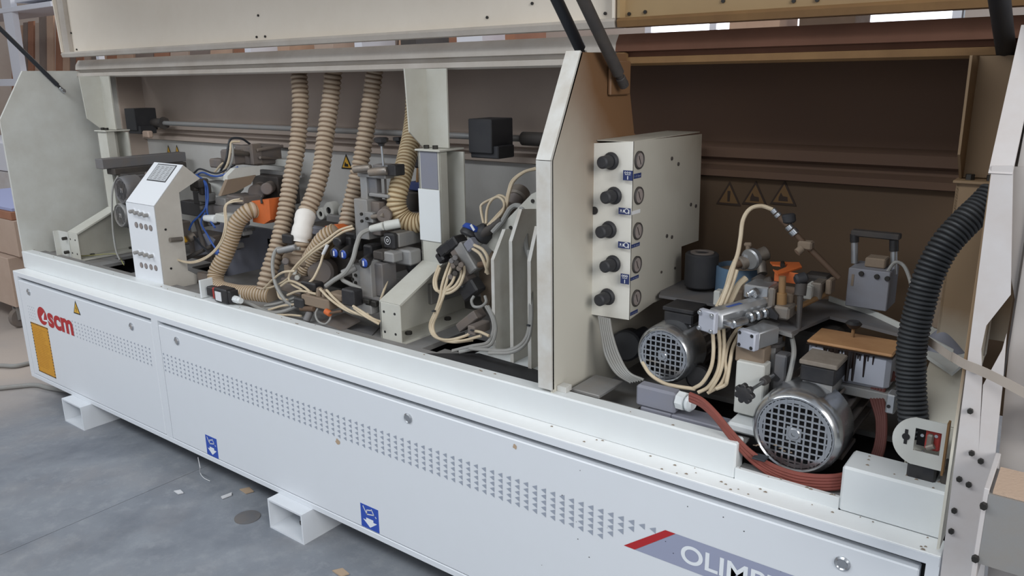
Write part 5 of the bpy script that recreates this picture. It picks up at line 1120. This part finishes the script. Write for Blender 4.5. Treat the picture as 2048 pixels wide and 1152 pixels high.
# brown lance
ln = unit('spray_lance', 'brown slanting lance with chrome couplings and black knob', 'lance', P(1678, 556, y=.46))
L0, L1, L2 = P(1545, 419, y=.44), P(1612, 490, y=.45), P(1678, 556, y=.46)
ld = (L1 - L0).normalized()
def along(t0, t1, r, n=12, bev=.001): return B().cyl(L0.lerp(L1, t0), L0.lerp(L1, t1), r, n=n, bev=bev)
part('chrome_coupling', along(0, .10, .009), 'chrome', ln); part('chrome_coupling', along(.12, .20, .010), 'chrome', ln); part('neck', along(.2, .45, .008), 'copper', ln)
part('chrome_coupling', along(.46, .56, .011), 'chrome', ln); part('chrome_coupling', along(.58, .70, .012), 'chrome', ln); part('pipe', along(.7, 1.0, .0075), 'copper', ln)
part('clamp_block', B().obox(L1, (.036, .028, .022), (X, Y, Z), .004).cyl(P(1594, 505, y=.43), P(1604, 497, y=.44), .010, n=12), 'brownblock', ln)
part('lower_rod', B().cyl(L1, L2, .0075, n=14), 'copper', ln); part('knob', B().cyl(P(1578, 446, y=.45), P(1576, 428, y=.45), .018, n=16, bev=.004), 'blackr', ln)
# white handle box
hb_ = unit('handle_box', 'pale grey metal box with bar handle on two silver posts', 'box', P(1735, 620, y=.52))
a0, a1 = P(1693, 580, y=.50), P(1777, 580, y=.50); z1_, z0_ = P(1735, 540, y=.50).z, P(1735, 618, y=.50).z
part('body', B().box(a0.x, a1.x, .50, .60, z0_, z1_, .002), 'zincshade', hb_)
for a_, b_ in ((1723, 547), (1754, 553), (1775, 557)): q = P(a_, b_, y=.4995); part('bolt', B().cyl(q, q - Y * .005, .0065, n=10, bev=.001), 'bolt', hb_)
part('top_block', B().box(a0.x + .03, a1.x - .02, .53, .58, z1_, z1_ + .025, .003), 'brownblock', hb_)
for a_, b0, b1 in ((1709, 526, 484), (1788, 548, 502)): part('post', B().cyl(P(a_, b0, y=.56), P(a_, b1, y=.56), .0085, n=14), 'alu', hb_)
for a_, b0, b1 in ((1709, 484, 468), (1788, 502, 480)): part('post_sleeve', B().cyl(P(a_, b0, y=.56), P(a_, b1, y=.56), .011, n=14), 'black', hb_)
h0, h1_ = P(1703, 466, y=.56), P(1800, 480, y=.56); part('handle_bar', B().box(h0.x, h1_.x, .55, .58, (h0.z + h1_.z) / 2 - .004, (h0.z + h1_.z) / 2 + .012, .003), 'drk', hb_)
part('splash_marks', B().obox(P(1705, 560, y=.499), (.006, .001, .03), None, 0), 'brownblock', hb_)
# glue pot
gl = unit('glue_pot', 'white glue pot with amber stained lid and black drips', 'glue pot', P(1700, 745, y=.32))
g0 = P(1618, 672, y=.28); g1 = P(1786, 690, y=.28); zg = P(1700, 700, y=.28).z; g2 = P(1768, 755, y=.28)
part('tank', B().box(g0.x, g1.x, .28, .385, zg - .085, zg, .010), 'zinc', gl)
part('lid', B().box(g0.x - .003, g1.x + .003, .275, .39, zg, zg + .008, .003), 'gluetop', gl)
part('lid_seam', B().box(g0.x - .004, g1.x + .004, .2735, .392, zg - .0035, zg + .0005, .001), 'glueblk', gl)
part('base_tray', B().box(g0.x - .01, g1.x + .008, .272, .40, zg - .108, zg - .086, .002), 'lgrey', gl)
drips = ((.20, .014, .004), (.23, .03, .004), (.265, .026, .004), (.30, .07, .006), (.355, .075, .009), (.42, .015, .003), (.48, .05, .007), (.51, .078, .009), (.54, .045, .006), (.575, .074, .006), (.62, .018, .004), (.645, .022, .003), (.70, .06, .004), (.735, .020, .003), (.80, .026, .003), (.10, .008, .003), (.14, .006, .003))
for u_, l_, w__ in drips:
    x_ = g0.x + (g1.x - g0.x) * u_; part('glue_drip', B().cyl((x_, .280, zg), (x_ + random.uniform(-.001, .001), .280, zg - l_), w__ * .85, w__ * .45, n=8, bev=.001), 'glueblk', gl)
k_ = P(1705, 674, z=zg + .008)
part('knob_stem', B().cyl(k_, k_ + Z * .024, .004, n=8), 'brass', gl); part('knob', B().cyl(k_ + Z * .022, k_ + Z * .040, .015, .019, n=18, bev=.006), 'black', gl)
# right: safety switch in its holder
sw = unit('switch_holder', 'cream rounded plate framing a red safety switch', 'switch holder', P(1855, 930, y=.10))
yw = .09
c_ = P(1836, 884, y=yw); rr = .053
x_r = P(1897, 884, y=yw).x
zt2, zb2 = c_.z + rr, c_.z - rr
wx0, wx1 = P(1828, 884, y=yw).x, P(1881, 890, y=yw).x; wz1, wz0 = P(1855, 861, y=yw).z, P(1855, 907, y=yw).z
# plate with a real window: left D, top, bottom and right strips
n_ = 20; xc_ = wx0 + .012
left = [(xc_ + rr * math.cos(a_) , yw, c_.z + rr * math.sin(a_)) for a_ in [math.pi / 2 + math.pi * k / n_ for k in range(n_ + 1)]]
pls = B()
pls.prism(left[:] + [(wx0 + .0, yw, zb2), (wx0, yw, zt2)] if 0 else [(wx0, yw, c_.z + math.sqrt(max(0, rr * rr - .012 ** 2)))] + [p for p in left if p[0] < wx0] + [(wx0, yw, c_.z - math.sqrt(rr * rr - .012 ** 2))], (0, .003, 0))
pls.box(wx0, x_r, yw, yw + .003, wz1, zt2 - .002).box(wx0, x_r, yw, yw + .003, zb2 + .002, wz0).box(wx1, x_r, yw, yw + .003, wz0, wz1)
part('plate', pls, 'cream', sw, False)
part('fold', B().box(x_r - .004, x_r, yw - .02, yw, zb2 + .002, zt2 + .008), 'beam_lip_brown', sw, False)
q = P(1812, 873, y=yw); part('keyhole', B().obox(q - Y * .0006, (.006, .001, .032), None, 0).cyl(q - Y * .0002, q - Y * .0012, .0075, n=14), 'dark', sw)
part('red_switch', B().box(wx0 + .018, wx1 - .002, yw + .008, yw + .03, wz0 + .004, wz1 - .002, .003), 'red', sw)
part('latch', B().obox(P(1860, 884, y=yw + .004), (.012, .012, .034), None, .003).cyl(P(1853, 896, y=yw), P(1868, 892, y=yw), .006, n=10), 'steel', sw)
for a_, b_ in ((1845, 870), (1873, 872), (1846, 903)): q = P(a_, b_, y=yw + .008); part('screw', B().cyl(q, q - Y * .003, .0035, n=8), 'chrome', sw)
part('window_back', B().box(wx0, wx1, yw + .031, yw + .034, wz0, wz1), 'dark', sw, False)
solo('black_block', fb(1812, 925, 1872, 972, .095, .06, .004), 'black', 'black rubber block under the safety switch plate', 'block')
solo('black_block', fb(1880, 935, 1900, 972, .10, .05, .004), 'drk', 'smaller dark block touching the end post under the switch', 'block')
solo('alu_block', fb(1771, 790, 1790, 829, .20, .04, .003), 'alu', 'small aluminium block with a hole left of the black hose', 'block')
q = P(1777, 813, y=.1995); solo('screw_hole', B().cyl(q, q - Y * .001, .004, n=10), 'dark', 'dark screw hole in the small aluminium block', 'hole')
# parts behind the black hose
rr_ = unit('feed_roller', 'dust-brown roller stack behind the black hose', 'roller', P(1885, 660, y=.45))
part('roller', B().cyl(P(1893, 590, y=.48), P(1905, 584, y=.54), .048, n=26, bev=.008), 'brownblock', rr_); part('roller', B().cyl(P(1925, 600, y=.50), P(1932, 596, y=.56), .040, n=26, bev=.008), 'brownblock', rr_)
part('post', B().cyl(P(1882, 655, y=.42), P(1884, 598, y=.42), .019, n=18, bev=.003), 'brownblock', rr_); part('cone_foot', B().cyl(P(1885, 700, y=.40), P(1890, 655, y=.40), .050, .014, n=24, bev=.006), 'greyplastic', rr_)
part('rear_box', fb(1865, 500, 1940, 565, .68, .06, .006), 'brownblock', rr_)
# cream edging strip running out of the bay
rp2 = [P(1842, 672, y=.26), P(1875, 695, y=.18), P(1905, 716, y=.12)]
rp3 = [P(1903, 713, y=.02), P(1928, 728, y=-.02), P(1962, 742, y=-.04), P(2000, 760, y=-.06), P(2060, 792, y=-.08)]
b = B()
M['strip'] = mat('edging_strip', 'b3a79b', .5)
for l_ in (spline(rp2 + rp3, 6),):
    for p_, q_ in zip(l_, l_[1:]): b.prism([p_ - Z * .009, q_ - Z * .009, q_ + Z * .009, p_ + Z * .009], (0, .0015, 0))
solo('edging_strip', b, 'strip', 'flat edging strip crossing the end post to the right edge', 'strip', smooth=False)

# ================================================================== FLOOR BITS
for (a_, b_, w__, h__, k, lb) in ((493, 982, .03, .022, 'debris', 'small brown wood chip near the dark underside'), (452, 993, .012, .030, 'paper', 'thin pale sliver on the floor left of the brown chip'), (357, 985, .022, .014, 'paper', 'pale chip, leftmost on the grey floor'), (681, 1146, .03, .02, 'debris', 'wood chip at the bottom edge of the floor')):
    q = P(a_, b_, z=.002); solo('wood_chip', B().prism([q + Vector((-w__, -h__ * .5, 0)), q + Vector((w__ * .6, -h__ * .7, 0)), q + Vector((w__, h__ * .6, 0)), q + Vector((-w__ * .4, h__, 0))], (0, 0, .004)), k, lb, 'chip', smooth=False)
q = P(495, 1035, z=0); solo('floor_plug', B().cyl(q, q + Z * .003, .048, n=28), 'grey', 'round dark disc lying flat on the concrete floor', 'disc')
pth = spline([P(396, 915, y=.02), P(400, 935, y=-.01), P(400, 945, z=.01), P(408, 956, z=.005), P(420, 962, z=.005)], 6)
solo('thread', B().sweep(pth, .0016, 6), 'paper', 'thin white thread hanging from under the machine', 'thread')
sd = B(); random.seed(11)
for (u0, u1, yy0, yy1, z_, n_) in ((.0, 4.1, .07, .11, .7765, 40), (3.25, 4.18, .005, .058, .6885, 26), (4.01, 4.19, .07, .15, .7925, 10), (3.77, 4.0, .064, .074, .7165, 10)):
    for k in range(n_):
        x_, y_ = u1 - (u1 - u0) * random.random() ** 1.7, random.uniform(yy0, yy1); r_ = random.uniform(.0012, .0045)
        sd.prism([(x_ - r_, y_ - r_ * .5, z_), (x_ + r_, y_ - r_ * .3, z_), (x_ + r_ * .6, y_ + r_ * .6, z_), (x_ - r_ * .4, y_ + r_ * .7, z_)], (0, 0, .0012))
o = part('wood_crumbs', sd, 'crumb', None, False); o['kind'] = 'stuff'; o['label'] = 'wood crumbs scattered along the sill and ledge'; o['category'] = 'crumbs'
